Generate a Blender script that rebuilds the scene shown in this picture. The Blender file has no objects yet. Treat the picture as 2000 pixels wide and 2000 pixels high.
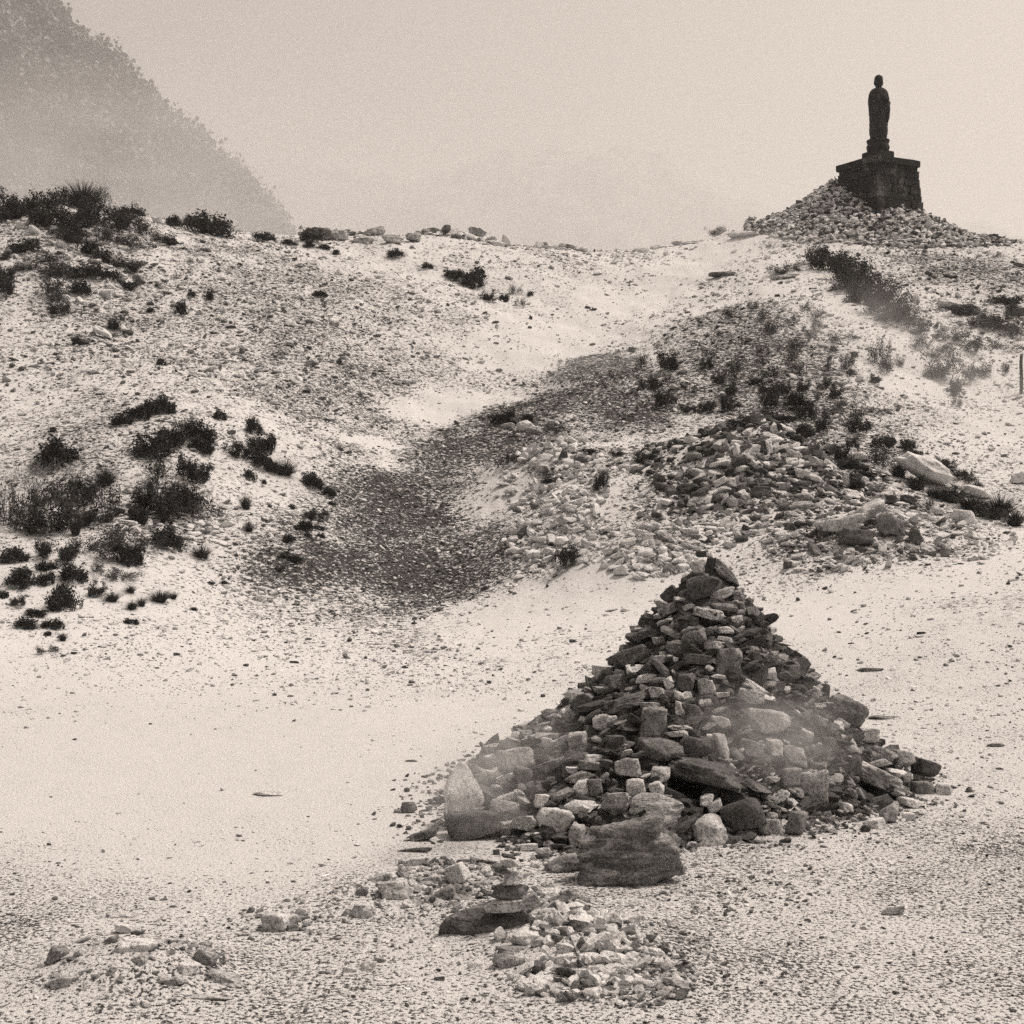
import bpy, bmesh, math, random
import numpy as np
from mathutils import Vector

random.seed(7)
RNG = np.random.default_rng(7)
SC = bpy.context.scene
COL = SC.collection
R = math.radians

# ------------------------------------------------------------------ camera
F = 2747.5                       # focal length in pixels of a 2000 px frame
CAM = np.array([0.0, 0.0, 1.75])
PITCH = math.atan(50 / F)
cd = bpy.data.cameras.new('camera')
cd.sensor_width = 36.0
cd.sensor_fit = 'HORIZONTAL'
cd.lens = 36.0 * F / 2000.0
cd.clip_start = 0.1
cd.clip_end = 9000.0
cam = bpy.data.objects.new('camera', cd)
cam.location = CAM
cam.rotation_euler = (R(90) - PITCH, 0, 0)
COL.objects.link(cam)
SC.camera = cam

# ------------------------------------------------------------------ world, sun, exposure
SUN_EL, SUN_AZ = 62.0, 70.0     # elevation; azimuth from the view axis, + to the right
TINT = (1.0, 0.872, 0.775)
world = bpy.data.worlds.new('World')
SC.world = world
world.use_nodes = True
wn, wl = world.node_tree.nodes, world.node_tree.links
wn.clear()
sky = wn.new('ShaderNodeTexSky')
sky.sky_type = 'NISHITA'
sky.sun_disc = False
sky.sun_elevation = R(SUN_EL)
sky.sun_rotation = R(SUN_AZ)
sky.air_density = 1.0
sky.dust_density = 6.0
sky.ozone_density = 1.0
bw = wn.new('ShaderNodeRGBToBW')
tint = wn.new('ShaderNodeMix'); tint.data_type = 'RGBA'; tint.blend_type = 'MULTIPLY'
tint.inputs['Factor'].default_value = 1.0
tint.inputs['B'].default_value = (*TINT, 1)
bg = wn.new('ShaderNodeBackground'); bg.inputs['Strength'].default_value = 0.108
wo = wn.new('ShaderNodeOutputWorld')
wl.new(sky.outputs[0], bw.inputs[0]); wl.new(bw.outputs[0], tint.inputs['A'])
wl.new(tint.outputs['Result'], bg.inputs['Color']); wl.new(bg.outputs[0], wo.inputs['Surface'])

sd = bpy.data.lights.new('sun', 'SUN')
sd.energy = 4.0
sd.angle = R(4.0)
sd.color = TINT
sun = bpy.data.objects.new('sun', sd)
az, el = R(SUN_AZ), R(SUN_EL)
to_sun = Vector((math.sin(az) * math.cos(el), math.cos(az) * math.cos(el), math.sin(el)))
sun.rotation_euler = to_sun.to_track_quat('Z', 'Y').to_euler()
sun.location = (0, 30, 60)
COL.objects.link(sun)

SC.view_settings.view_transform = 'Standard'
SC.view_settings.look = 'None'
SC.view_settings.exposure = 0.0
SC.view_settings.gamma = 1.0
SC.view_settings.use_curve_mapping = False
SC.cycles.use_denoising = False
SC.cycles.use_adaptive_sampling = False
SC.cycles.volume_bounces = 1
SC.cycles.max_bounces = 4
SC.cycles.diffuse_bounces = 2
SC.cycles.volume_step_rate = 1.0
SC.cycles.volume_max_steps = 64

# ------------------------------------------------------------------ noise
def _hash(ix, iy, iz, seed):
    h = (ix.astype(np.int64) * 374761393 + iy.astype(np.int64) * 668265263 +
         iz.astype(np.int64) * 2147483647 + seed * 1274126177) & 0xFFFFFFFF
    h = ((h ^ (h >> 13)) * 1274126177) & 0xFFFFFFFF
    h = ((h ^ (h >> 16)) * 2246822519) & 0xFFFFFFFF
    return ((h ^ (h >> 15)) & 0xFFFFFF) / float(0xFFFFFF)

def noise3(x, y, z, seed=0):
    ix, iy, iz = np.floor(x), np.floor(y), np.floor(z)
    fx, fy, fz = x - ix, y - iy, z - iz
    fx, fy, fz = [t * t * (3 - 2 * t) for t in (fx, fy, fz)]
    r = 0
    for a in (0, 1):
        for b in (0, 1):
            for c in (0, 1):
                w = (fx if a else 1 - fx) * (fy if b else 1 - fy) * (fz if c else 1 - fz)
                r = r + w * _hash(ix + a, iy + b, iz + c, seed)
    return r * 2 - 1

def noise2(x, y, seed=0):
    ix, iy = np.floor(x), np.floor(y)
    fx, fy = x - ix, y - iy
    fx, fy = [t * t * (3 - 2 * t) for t in (fx, fy)]
    z = np.zeros_like(ix)
    r = 0
    for a in (0, 1):
        for b in (0, 1):
            r = r + (fx if a else 1 - fx) * (fy if b else 1 - fy) * _hash(ix + a, iy + b, z, seed)
    return r * 2 - 1

def fbm2(x, y, octs, seed=0, gain=0.5):
    r, a = 0, 1.0
    for k in range(octs):
        r = r + a * noise2(x * 2 ** k + 17.3 * k, y * 2 ** k - 9.1 * k, seed + k)
        a *= gain
    return r

def sstep(a, b, x):
    t = np.clip((x - a) / (b - a), 0, 1)
    return t * t * (3 - 2 * t)

# ------------------------------------------------------------------ pixels of the photograph to rays
def ray(px, py):
    x = (np.asarray(px, float) - 1000) / F
    u = (1000 - np.asarray(py, float)) / F
    yy = math.cos(PITCH) + math.sin(PITCH) * u
    zz = -math.sin(PITCH) + math.cos(PITCH) * u
    return x / yy, zz / yy            # X and Z per metre of Y

def P(px, py, Y):
    a, b = ray(px, py)
    return np.array([a * Y, Y, CAM[2] + b * Y])

# ------------------------------------------------------------------ terrain height
CP = [  # (photo x, photo y, distance)
 (0,1300,13.5),(250,1200,16),(0,1150,16.3),(500,1160,18),(700,1250,16),(850,1150,19.5),(1000,1230,16.3),
 (1150,1150,17.5),(1400,1140,17),(1700,1130,15.8),(2000,1110,15.2),(1700,1300,12.4),(2000,1300,12),
 (100,960,20),(350,830,22.2),(0,860,22.3),(500,950,21.5),(620,1050,19.8),(250,1080,17.8),
 (350,765,25.5),(0,750,26),(600,850,24.5),(850,1000,23),(850,860,27),(700,850,26.5),(950,1100,20),
 (850,790,30),(1000,720,33),(1150,650,36),(1300,560,40),(1350,500,43),(1330,478,46),
 (0,600,30),(300,600,31.5),(600,650,31.5),(900,620,35),(300,700,28),(0,450,33.5),(200,440,35),(80,410,35.5),
 (400,452,38.5),(600,468,40.5),(850,462,42.5),(1100,486,44.5),(1200,492,46),(600,550,35.8),(900,540,38.8),(-300,600,30),
 (-300,420,36),(-400,900,22),
 (1500,455,46),(1700,462,44),(1600,485,42),(1900,505,41),(2000,482,43.5),(1600,535,38.5),(2300,520,43),
 (1500,600,34),(1300,700,30),(1500,750,27.3),(1700,650,31),(1900,600,34.5),(2000,700,31),(1900,760,28.5),
 (2000,880,24.5),(1700,850,24.5),(1800,925,22.3),(1950,985,20.3),(1400,860,24.8),(1100,800,27.6),(1200,900,23),
 (1100,1000,20),(1400,1020,19.2),(1700,1040,18.2),(2300,900,23),(2300,1100,15),(2350,700,31),
]
cpw = [P(*c) for c in CP]
for X in (-9, -4, 0, 4, 9):
    for Y in (-12, -4, 2, 6, 10):
        cpw.append(np.array([X, Y, 0.0 + 0.012 * max(0, X) * (Y > 5)]))
for X in (-30, -15, 0, 12, 26):
    cpw.append(np.array([X, 54.0, 6.5])); cpw.append(np.array([X, 64.0, 2.0]))
cpw.append(np.array([11.8, 49.5, 9.4])); cpw.append(np.array([17, 48, 8.6]))
cpw = np.array(cpw)
_c = cpw[:, :2] / 10.0
def _phi(r2):
    return np.where(r2 > 1e-12, 0.5 * r2 * np.log(np.maximum(r2, 1e-12)), 0)
_n = len(_c)
_A = _phi(((_c[:, None] - _c[None]) ** 2).sum(-1)) + np.eye(_n) * 0.004
_Pm = np.hstack([np.ones((_n, 1)), _c])
_M = np.block([[_A, _Pm], [_Pm.T, np.zeros((3, 3))]])
_w = np.linalg.solve(_M, np.concatenate([cpw[:, 2], np.zeros(3)]))

BUMPS = []   # (x, y, rx, ry, height, power)
def H0(x, y):
    x = np.asarray(x, float); y = np.asarray(y, float)
    sh = x.shape
    q = np.stack([x.ravel(), y.ravel()], 1) / 10.0
    out = np.empty(len(q))
    for i in range(0, len(q), 20000):
        qq = q[i:i + 20000]
        out[i:i + 20000] = _phi(((qq[:, None] - _c[None]) ** 2).sum(-1)) @ _w[:_n] + _w[_n] + qq @ _w[_n + 1:]
    z = out.reshape(sh)
    b = sstep(-2, 5, y)
    z = z * b
    f = sstep(58, 72, y)
    z = z * (1 - f) + (-8 - 0.02 * np.minimum(y, 1500)) * f
    lim = 0.95 * np.abs(y) + 14
    e = sstep(lim, lim + 15, np.abs(x))
    return z * (1 - e) + (-1.0) * e

def H(x, y):
    x = np.asarray(x, float); y = np.asarray(y, float)
    z = H0(x, y)
    for (bx, by, rx, ry, h, p) in BUMPS:
        d = np.sqrt(((x - bx) / rx) ** 2 + ((y - by) / ry) ** 2)
        z = z + h * np.exp(-d ** p)
    far = sstep(12, 30, y)
    z = z + (0.012 + 0.07 * far) * fbm2(x * 0.55, y * 0.55, 3, 5) + (0.006 + 0.035 * far) * fbm2(x * 2.3, y * 2.3, 3, 11)
    z = z + (0.003 + 0.012 * far) * noise2(x * 9, y * 9, 23)
    return z

def hit(px, py, lo=3.0, hi=60.0):
    """where the sight line through a pixel of the photograph meets the ground"""
    a, b = ray(px, py)
    Y = np.geomspace(lo, hi, 900)
    z = H(a * Y, Y)
    s = (CAM[2] + b * Y) - z
    k = np.argmax(s <= 0) if (s <= 0).any() else int(np.argmin(s))
    y = Y[k]
    return np.array([a * y, y, float(z[k])])

# mounds
_h = hit(1500, 985); BUMPS.append((_h[0], _h[1] + .9, 1.45, 1.5, 1.0, 1.5)); MND_B = _h
_h = hit(1065, 935); BUMPS.append((_h[0], _h[1] + .4, 1.2, 1.1, 0.42, 1.8)); MND_A = _h
_h = hit(1075, 1030); BUMPS.append((_h[0], _h[1], 1.2, .8, 0.22, 2.0))
_h = hit(1270, 1110); BUMPS.append((_h[0], _h[1] + .3, 0.8, .7, 0.33, 1.6)); MND_C = _h
_h = hit(1680, 1075); BUMPS.append((_h[0], _h[1] + .3, 1.3, .7, 0.28, 2.0))
SX, SY = ray(1714, 430)[0] * 45, 45.0
BUMPS.append((SX - 1.2, SY + .7, 1.9, 2.0, 1.25, 1.5))
BUMPS.append((SX + 0.9, SY, 2.6, 2.2, 0.62, 1.7))
_h = hit(250, 1905, 3, 8); BUMPS.append((_h[0], _h[1], .32, .26, 0.11, 2.2)); OUT_C = _h
_h = hit(1010, 1850, 3, 8); BUMPS.append((_h[0] + .05, _h[1] + .25, .46, .36, 0.06, 1.6)); _h = hit(1180, 1880, 3, 8); BUMPS.append((_h[0], _h[1] + .1, .38, .28, 0.09, 1.8)); STK = _h

# ------------------------------------------------------------------ ground kinds, plus dark painted under the rubble heaps as shade between stones
def blob(px, py, rx, ry, amt, lo=3.0):
    c, l, r_ = hit(px, py, lo), hit(px - rx, py, lo), hit(px + rx, py, lo)
    u, d = hit(px, py - ry, lo), hit(px, py + ry, lo)
    wx = max(.15, abs(r_[0] - l[0]) / 2)
    wy = max(.25, min(abs(u[1] - d[1]) / 2, 7.0))
    return (c[0], c[1], wx, wy, amt)
DARK = [blob(*a) for a in [
 (640,1110,130,80,.9),(700,1020,110,70,.9),(790,1100,230,100,1),(780,980,160,100,1),(820,1210,170,50,.6),(560,1120,60,40,.5),(900,870,120,60,.9),(1030,790,110,50,.85),(1150,760,120,60,1),(1220,800,120,50,.9),
 (1140,720,90,24,.7),(700,1180,140,50,.6),(850,1200,120,40,.55),(1320,870,90,20,.7),(960,1100,80,40,.6),
 (1480,740,180,120,.7),(1420,640,90,36,.3),(1900,540,130,30,.55),(600,720,280,110,.5),(150,850,180,120,.3),
 (550,560,260,70,.4),(200,620,260,80,.35),(1500,950,220,70,.9),(1650,1050,150,25,.8),(1290,990,60,30,.4),(1060,910,90,40,.35),(1080,1000,110,50,.2),(1690,430,200,30,.8),(1180,1880,130,50,.6),(1620,1065,110,18,.5),(300,1060,140,40,.35),(100,460,180,50,.4)]]
PALE = [blob(*a) for a in [
 (830,800,90,18,1),(930,775,90,20,1),(1000,715,90,26,1),(1080,675,90,26,1),(1150,645,80,26,1),(1220,605,90,28,1),(1290,560,90,32,1),
 (1350,520,90,25,1),(1400,490,120,20,1),(1540,500,150,12,.8),(730,872,60,10,.9),(1390,845,100,18,1),(1300,905,80,10,.6),
 (1850,720,120,60,.7),(1930,850,90,50,.8),(1650,600,60,40,.4),(1000,1210,220,30,.8),(1200,1170,120,25,.8),
 (400,1330,400,70,.7),(300,1500,500,120,1),(800,1420,300,80,.9),(1850,1150,220,30,.7),(1600,1210,160,25,.7),
 (1010,985,50,14,.8),(1000,960,80,40,.5),(1210,1045,110,40,.55),(1180,1120,90,16,.9),(1210,960,50,16,.6),(1480,560,90,30,.6)]]
def masks(x, y):
    wx = x + .5 * fbm2(x * .5, y * .5, 3, 41); wy = y + .9 * fbm2(x * .5, y * .5, 3, 47)
    d = np.zeros_like(x); p = np.zeros_like(x)
    for (bx, by, rx, ry, a) in DARK:
        d = np.maximum(d, a * np.exp(-(((wx - bx) / rx) ** 2 + ((wy - by) / ry) ** 2) ** 1.3 * .8))
    for (bx, by, rx, ry, a) in PALE:
        p = np.maximum(p, a * np.exp(-(((wx - bx) / rx) ** 2 + ((wy - by) / ry) ** 2) ** 1.3 * .8))
    # fine grit of the foreground
    f = (1 - sstep(6.0, 9.0, wy + .45 * (1.5 - wx))) * .46
    d = np.maximum(d, f)
    d = d * (1 - .9 * p)
    return d, p

# ------------------------------------------------------------------ mesh helpers
def mesh_np(name, V, Fc, tone=None, smooth=False, attrs=None):
    me = bpy.data.meshes.new(name)
    V = np.asarray(V, np.float32); Fc = np.asarray(Fc, np.int32)
    nf, k = Fc.shape
    me.vertices.add(len(V)); me.vertices.foreach_set('co', V.ravel())
    me.loops.add(nf * k); me.loops.foreach_set('vertex_index', Fc.ravel())
    me.polygons.add(nf)
    me.polygons.foreach_set('loop_start', np.arange(0, nf * k, k, dtype=np.int32))
    me.polygons.foreach_set('use_smooth', np.full(nf, smooth))
    me.update(calc_edges=True)
    at = dict(attrs or {})
    if tone is not None:
        at['tone'] = np.broadcast_to(np.asarray(tone, np.float32), (len(V),))
    for k_, v in at.items():
        a = me.attributes.new(k_, 'FLOAT', 'POINT')
        a.data.foreach_set('value', np.ascontiguousarray(v, dtype=np.float32))
    return me

def link(name, me, mat, loc=(0, 0, 0), parent=None, label=None, cat=None, group=None, kind=None):
    o = bpy.data.objects.new(name, me)
    if me is not None and mat is not None and not me.materials:
        me.materials.append(mat)
    COL.objects.link(o)
    o.location = loc
    if parent: o.parent = parent
    if label: o['label'] = label
    if cat: o['category'] = cat
    if group: o['group'] = group
    if kind: o['kind'] = kind
    return o

def ico(n):
    bm = bmesh.new()
    bmesh.ops.create_icosphere(bm, subdivisions=n, radius=1)
    V = np.array([v.co[:] for v in bm.verts]); Fc = np.array([[v.index for v in f.verts] for f in bm.faces])
    bm.free()
    V /= np.linalg.norm(V, axis=1)[:, None]
    return V, Fc
ICO = {n: ico(n) for n in (1, 2, 3, 4, 5)}

def rock_shape(seed, sub=3, cuts=12, rough=0.06, dmin=.5, dmax=.85, strata=0.0):
    rg = np.random.default_rng(seed)
    V, Fc = ICO[sub]
    dmax = max(dmax, dmin + .1)
    # a convex block: three jittered pairs of faces and some random chamfers
    q, _ = np.linalg.qr(rg.normal(size=(3, 3)))
    q = np.eye(3) + .28 * q
    N = [s * q[i] / np.linalg.norm(q[i]) + rg.normal(size=3) * .15 for i in range(3) for s in (-1, 1)]
    D = list(rg.uniform(dmin, dmin + .25, 6))
    for _ in range(cuts):
        N.append(rg.normal(size=3)); D.append(rg.uniform(dmin + .12, dmax + .12))
    N = np.array(N); N /= np.linalg.norm(N, axis=1)[:, None]; D = np.array(D)
    rr = (D[None] / np.maximum(V @ N.T, 1e-3)).min(1)
    V = V * np.minimum(rr, 1.15)[:, None]
    V /= np.abs(V).max(0)
    if rough:
        s = rg.uniform(0, 50)
        L = 1 + rough * (noise3(V[:, 0] * 2.3 + s, V[:, 1] * 2.3, V[:, 2] * 2.3, seed) +
                         .5 * noise3(V[:, 0] * 5.5 + s, V[:, 1] * 5.5, V[:, 2] * 5.5, seed + 3) +
                         (.3 * noise3(V[:, 0] * 13 + s, V[:, 1] * 13, V[:, 2] * 13, seed + 5) if sub > 3 else 0))
        V = V * L[:, None]
    if strata:
        q = V[:, 2] * 5 + .7 * noise3(V[:, 0] * 2, V[:, 1] * 2, V[:, 2] * 2, seed + 9)
        L = 1 + strata * (np.abs((q % 1) - .5) - .25)
        V[:, :2] *= L[:, None]
    return V, Fc

def rotm(rx, ry, rz):
    cx, sx, cy, sy, cz, sz = math.cos(rx), math.sin(rx), math.cos(ry), math.sin(ry), math.cos(rz), math.sin(rz)
    A = np.array([[1, 0, 0], [0, cx, -sx], [0, sx, cx]])
    B = np.array([[cy, 0, sy], [0, 1, 0], [-sy, 0, cy]])
    C = np.array([[cz, -sz, 0], [sz, cz, 0], [0, 0, 1]])
    return B @ A @ C           # spin first, then tip back, then roll in the picture's plane

# ------------------------------------------------------------------ materials
def mat_new(name):
    m = bpy.data.materials.new(name); m.use_nodes = True
    nt = m.node_tree; nt.nodes.clear()
    out = nt.nodes.new('ShaderNodeOutputMaterial'); b = nt.nodes.new('ShaderNodeBsdfPrincipled')
    b.inputs['Roughness'].default_value = .92
    b.inputs['Specular IOR Level'].default_value = .2
    nt.links.new(b.outputs[0], out.inputs['Surface'])
    return m, nt, b, out

def nd(nt, t, **kw):
    n = nt.nodes.new(t)
    for k, v in kw.items():
        if k in n.inputs.keys() if hasattr(n.inputs, 'keys') else False:
            n.inputs[k].default_value = v
        else:
            setattr(n, k, v)
    return n

def math_(nt, op, a, b=None, c=None, clamp=False):
    n = nt.nodes.new('ShaderNodeMath'); n.operation = op; n.use_clamp = clamp
    for i, v in enumerate((a, b, c)):
        if v is None: continue
        if isinstance(v, (int, float)): n.inputs[i].default_value = v
        else: nt.links.new(v, n.inputs[i])
    return n.outputs[0]

def noise_(nt, co, scale, detail=4, rough=.6, dist=0):
    n = nt.nodes.new('ShaderNodeTexNoise')
    n.inputs['Scale'].default_value = scale; n.inputs['Detail'].default_value = detail
    n.inputs['Roughness'].default_value = rough; n.inputs['Distortion'].default_value = dist
    nt.links.new(co, n.inputs['Vector'])
    return n.outputs['Fac']

def maprange(nt, v, a, b, c, d):
    n = nt.nodes.new('ShaderNodeMapRange'); n.clamp = True
    n.interpolation_type = 'SMOOTHSTEP'
    nt.links.new(v, n.inputs['Value'])
    for k, x in zip(('From Min', 'From Max', 'To Min', 'To Max'), (a, b, c, d)):
        if isinstance(x, (int, float)): n.inputs[k].default_value = x
        else: nt.links.new(x, n.inputs[k])
    return n.outputs['Result']

def grey(nt, v):
    """single value to a neutral colour, the darkest a touch cold"""
    c = nt.nodes.new('ShaderNodeCombineColor')
    for i in range(3): nt.links.new(v, c.inputs[i])
    return c.outputs[0]

def bump(nt, b, h, strength=.6, dist=.02):
    n = nt.nodes.new('ShaderNodeBump'); n.inputs['Strength'].default_value = strength
    n.inputs['Distance'].default_value = dist
    nt.links.new(h, n.inputs['Height']); nt.links.new(n.outputs[0], b.inputs['Normal'])

# rock: tone attribute, mottled and pitted
ROCK, nt, b, _ = mat_new('volcanic_rock')
tc = nt.nodes.new('ShaderNodeTexCoord').outputs['Object']
at = nd(nt, 'ShaderNodeAttribute', attribute_name='tone').outputs['Fac']
n1 = noise_(nt, tc, 9, 5, .65, .4); n2 = noise_(nt, tc, 70, 4, .75); n3 = noise_(nt, tc, 3.0, 2, .5)
v = math_(nt, 'MULTIPLY', at, maprange(nt, n1, .3, .7, .65, 1.35))
v = math_(nt, 'MULTIPLY', v, maprange(nt, n2, .34, .56, .42, 1.3))
v = math_(nt, 'MULTIPLY', v, maprange(nt, n3, .3, .7, .85, 1.15))
v = math_(nt, 'MINIMUM', v, .78)
nt.links.new(grey(nt, v), b.inputs['Base Color'])
bump(nt, b, math_(nt, 'ADD', n1, math_(nt, 'MULTIPLY', n2, .45)), .9, .03)

# foliated boulder
SCHIST, nt, b, _ = mat_new('foliated_boulder_rock')
tc = nt.nodes.new('ShaderNodeTexCoord').outputs['Object']
mp = nd(nt, 'ShaderNodeMapping'); nt.links.new(tc, mp.inputs['Vector'])
mp.inputs['Rotation'].default_value = (0, R(-14), 0); mp.inputs['Scale'].default_value = (5, 5, 34)
at = nd(nt, 'ShaderNodeAttribute', attribute_name='tone').outputs['Fac']
n1 = noise_(nt, mp.outputs[0], 1, 5, .7, .8); n2 = noise_(nt, tc, 80, 4, .75); n3 = noise_(nt, tc, 4, 3, .6)
v = math_(nt, 'MULTIPLY', at, maprange(nt, n1, .35, .65, .45, 1.5))
v = math_(nt, 'MULTIPLY', v, maprange(nt, n2, .34, .62, .45, 1.2))
v = math_(nt, 'MULTIPLY', v, maprange(nt, n3, .3, .7, .7, 1.35))
nt.links.new(grey(nt, v), b.inputs['Base Color'])
bump(nt, b, math_(nt, 'ADD', n1, math_(nt, 'MULTIPLY', n2, .3)), 1.0, .035)

# small stones: tone only plus a fleck
PEB, nt, b, _ = mat_new('scree_stone')
tc = nt.nodes.new('ShaderNodeTexCoord').outputs['Object']
at = nd(nt, 'ShaderNodeAttribute', attribute_name='tone').outputs['Fac']
n2 = noise_(nt, tc, 26, 4, .75)
v = math_(nt, 'MULTIPLY', at, maprange(nt, n2, .36, .60, .55, 1.15))
nt.links.new(grey(nt, v), b.inputs['Base Color'])
bump(nt, b, n2, .6, .02)

# ground
GND, nt, b, _ = mat_new('ash_and_gravel')
pos = nt.nodes.new('ShaderNodeNewGeometry').outputs['Position']
sep = nd(nt, 'ShaderNodeSeparateXYZ'); nt.links.new(pos, sep.inputs[0])
ad = nd(nt, 'ShaderNodeAttribute', attribute_name='dark').outputs['Fac']
ap = nd(nt, 'ShaderNodeAttribute', attribute_name='pale').outputs['Fac']
ac = nd(nt, 'ShaderNodeAttribute', attribute_name='coarse').outputs['Fac']
fine = noise_(nt, pos, 60, 3, .7)           # foreground grit, about a centimetre
mpg = nd(nt, 'ShaderNodeMapping'); nt.links.new(pos, mpg.inputs['Vector']); mpg.inputs['Scale'].default_value = (.7, .9, 1.7)
mid = noise_(nt, mpg.outputs[0], 17, 5, .74)           # gravel, a few centimetres
big = noise_(nt, pos, 1.1, 4, .6)
mx = nd(nt, 'ShaderNodeMix', data_type='FLOAT')
nt.links.new(ac, mx.inputs['Factor']); nt.links.new(fine, mx.inputs['A']); nt.links.new(mid, mx.inputs['B'])
g = mx.outputs['Result']
# threshold from dark to pale ash: dark is grit plus painted shade between pebbles
th = math_(nt, 'ADD', math_(nt, 'ADD', math_(nt, 'MULTIPLY', ad, .19), math_(nt, 'MULTIPLY', ac, .042)), .375)
th = math_(nt, 'SUBTRACT', th, math_(nt, 'MULTIPLY', ap, .12))
th = math_(nt, 'ADD', th, math_(nt, 'MULTIPLY', math_(nt, 'SUBTRACT', big, .5), .34))
lo = math_(nt, 'SUBTRACT', th, .05); hi = math_(nt, 'ADD', th, .05)
v = maprange(nt, g, lo, hi, .045, .64)
nt.links.new(grey(nt, v), b.inputs['Base Color'])
bump(nt, b, g, .7, .03)

# foliage
def leaf_mat(name, a, c):
    m, nt, b, out = mat_new(name)
    gi = nd(nt, 'ShaderNodeNewGeometry').outputs['Random Per Island']
    v = maprange(nt, gi, 0, 1, a, c)
    nt.links.new(grey(nt, v), b.inputs['Base Color'])
    return m
LEAF_D = leaf_mat('dark_heath_leaves', .016, .085)  # paler end of the random tones stands in for lit leaf tips
LEAF_M = leaf_mat('grey_green_leaves', .04, .12)
TWIG_D = leaf_mat('dark_twigs', .03, .08)
TWIG_P = leaf_mat('bleached_twigs', .18, .40)
WOOD, nt, b, _ = mat_new('misty_wood_foliage')
tc = nt.nodes.new('ShaderNodeTexCoord').outputs['Object']
v = maprange(nt, noise_(nt, tc, .03, 7, .82), .38, .62, .02, .34)
nt.links.new(grey(nt, v), b.inputs['Base Color'])
HILL, nt, b, _ = mat_new('mountain_soil')
tc = nt.nodes.new('ShaderNodeTexCoord').outputs['Object']
v = maprange(nt, noise_(nt, tc, .02, 5, .7), .35, .65, .07, .22)
nt.links.new(grey(nt, v), b.inputs['Base Color'])
# statue stone
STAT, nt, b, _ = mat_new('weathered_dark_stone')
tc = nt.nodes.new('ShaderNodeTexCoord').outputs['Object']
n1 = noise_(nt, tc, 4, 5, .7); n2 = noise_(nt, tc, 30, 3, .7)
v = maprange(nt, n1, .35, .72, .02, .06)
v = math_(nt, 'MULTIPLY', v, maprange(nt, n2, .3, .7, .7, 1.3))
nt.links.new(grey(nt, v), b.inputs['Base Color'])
bump(nt, b, n2, .5, .02)
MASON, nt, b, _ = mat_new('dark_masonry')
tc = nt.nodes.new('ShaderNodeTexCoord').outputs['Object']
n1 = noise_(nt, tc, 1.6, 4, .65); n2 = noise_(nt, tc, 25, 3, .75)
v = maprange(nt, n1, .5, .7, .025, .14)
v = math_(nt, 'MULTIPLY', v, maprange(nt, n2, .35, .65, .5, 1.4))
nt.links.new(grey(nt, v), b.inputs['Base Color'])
bump(nt, b, n2, .7, .03)

# ------------------------------------------------------------------ the ground sheet
ys = np.concatenate([np.linspace(-30, 2.5, 24)[:-1], np.geomspace(2.5, 75, 720), np.geomspace(78, 7000, 44)])
ts = np.linspace(-1, 1, 621)
us = np.sign(ts) * (0.62 * np.abs(ts) + 0.9 * np.abs(ts) ** 6)
YY, UU = np.meshgrid(ys, us, indexing='ij')
XX = UU * np.sqrt(YY ** 2 + 9.0)
ZZ = H(XX, YY)
dm, pm = masks(XX, YY)
co = sstep(9, 20, YY + 2 * noise2(XX * .4, YY * .4, 71))
nr, nc = XX.shape
idx = np.arange(nr * nc).reshape(nr, nc)
Fq = np.stack([idx[:-1, :-1], idx[:-1, 1:], idx[1:, 1:], idx[1:, :-1]], -1).reshape(-1, 4)
me = mesh_np('ground', np.stack([XX, YY, ZZ], -1).reshape(-1, 3), Fq, smooth=True,
             attrs={'dark': dm.ravel(), 'pale': pm.ravel(), 'coarse': co.ravel()})
link('ground', me, GND, kind='structure', label='pale ash and gravel ground rising to a misty ridge')

# ------------------------------------------------------------------ misty mountains
def mountain(name, sil, Y, depth, seed, amp, mat, label):
    """a hill whose crest runs through the given points, with slopes before and behind it"""
    pts = np.array([P(a, b_, Y) for a, b_ in sil])
    n, m = 150, 70
    X = np.interp(np.linspace(0, 1, n), np.linspace(0, 1, len(pts)), pts[:, 0])
    Z = np.interp(X, pts[:, 0], pts[:, 2])
    v = np.linspace(-1, 1, m)
    XX, VV = np.meshgrid(X, v); ZZ0 = np.tile(Z, (m, 1))
    base = -110.0
    prof = np.where(VV < 0, 1 - np.abs(VV) ** 1.25, 1 - np.abs(VV) ** 2)
    ZZ = base + (ZZ0 - base) * prof
    YY = Y + VV * depth
    XX = XX * (1 + 0 * VV)
    ZZ = ZZ + amp * fbm2(XX * .01, YY * .01, 5, seed) * (1 - .0 * prof)
    idx = np.arange(m * n).reshape(m, n)
    Fq = np.stack([idx[:-1, :-1], idx[:-1, 1:], idx[1:, 1:], idx[1:, :-1]], -1).reshape(-1, 4)
    me = mesh_np(name, np.stack([XX, YY, ZZ], -1).reshape(-1, 3), Fq, smooth=True)
    link(name, me, mat, kind='structure', label=label)
    return XX, YY, ZZ
MX, MY, MZ = mountain('mountain', [(-900, -900), (-500, -500), (-200, -230), (0, -30), (70, 40), (130, 120), (240, 155), (300, 225),
                                   (400, 292), (480, 345), (530, 430), (560, 480), (640, 560), (760, 700)], 860, 300, 3, 20, HILL,
                      'steep wooded mountainside fading into mist')
mountain('far_hills', [(-1200, 300), (0, 260), (500, 330), (800, 325), (1000, 300), (1150, 285), (1300, 320), (1500, 400), (1700, 450), (2200, 480), (3200, 520)],
         3500, 800, 9, 40, HILL, 'faint far hills almost lost in the mist')

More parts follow.
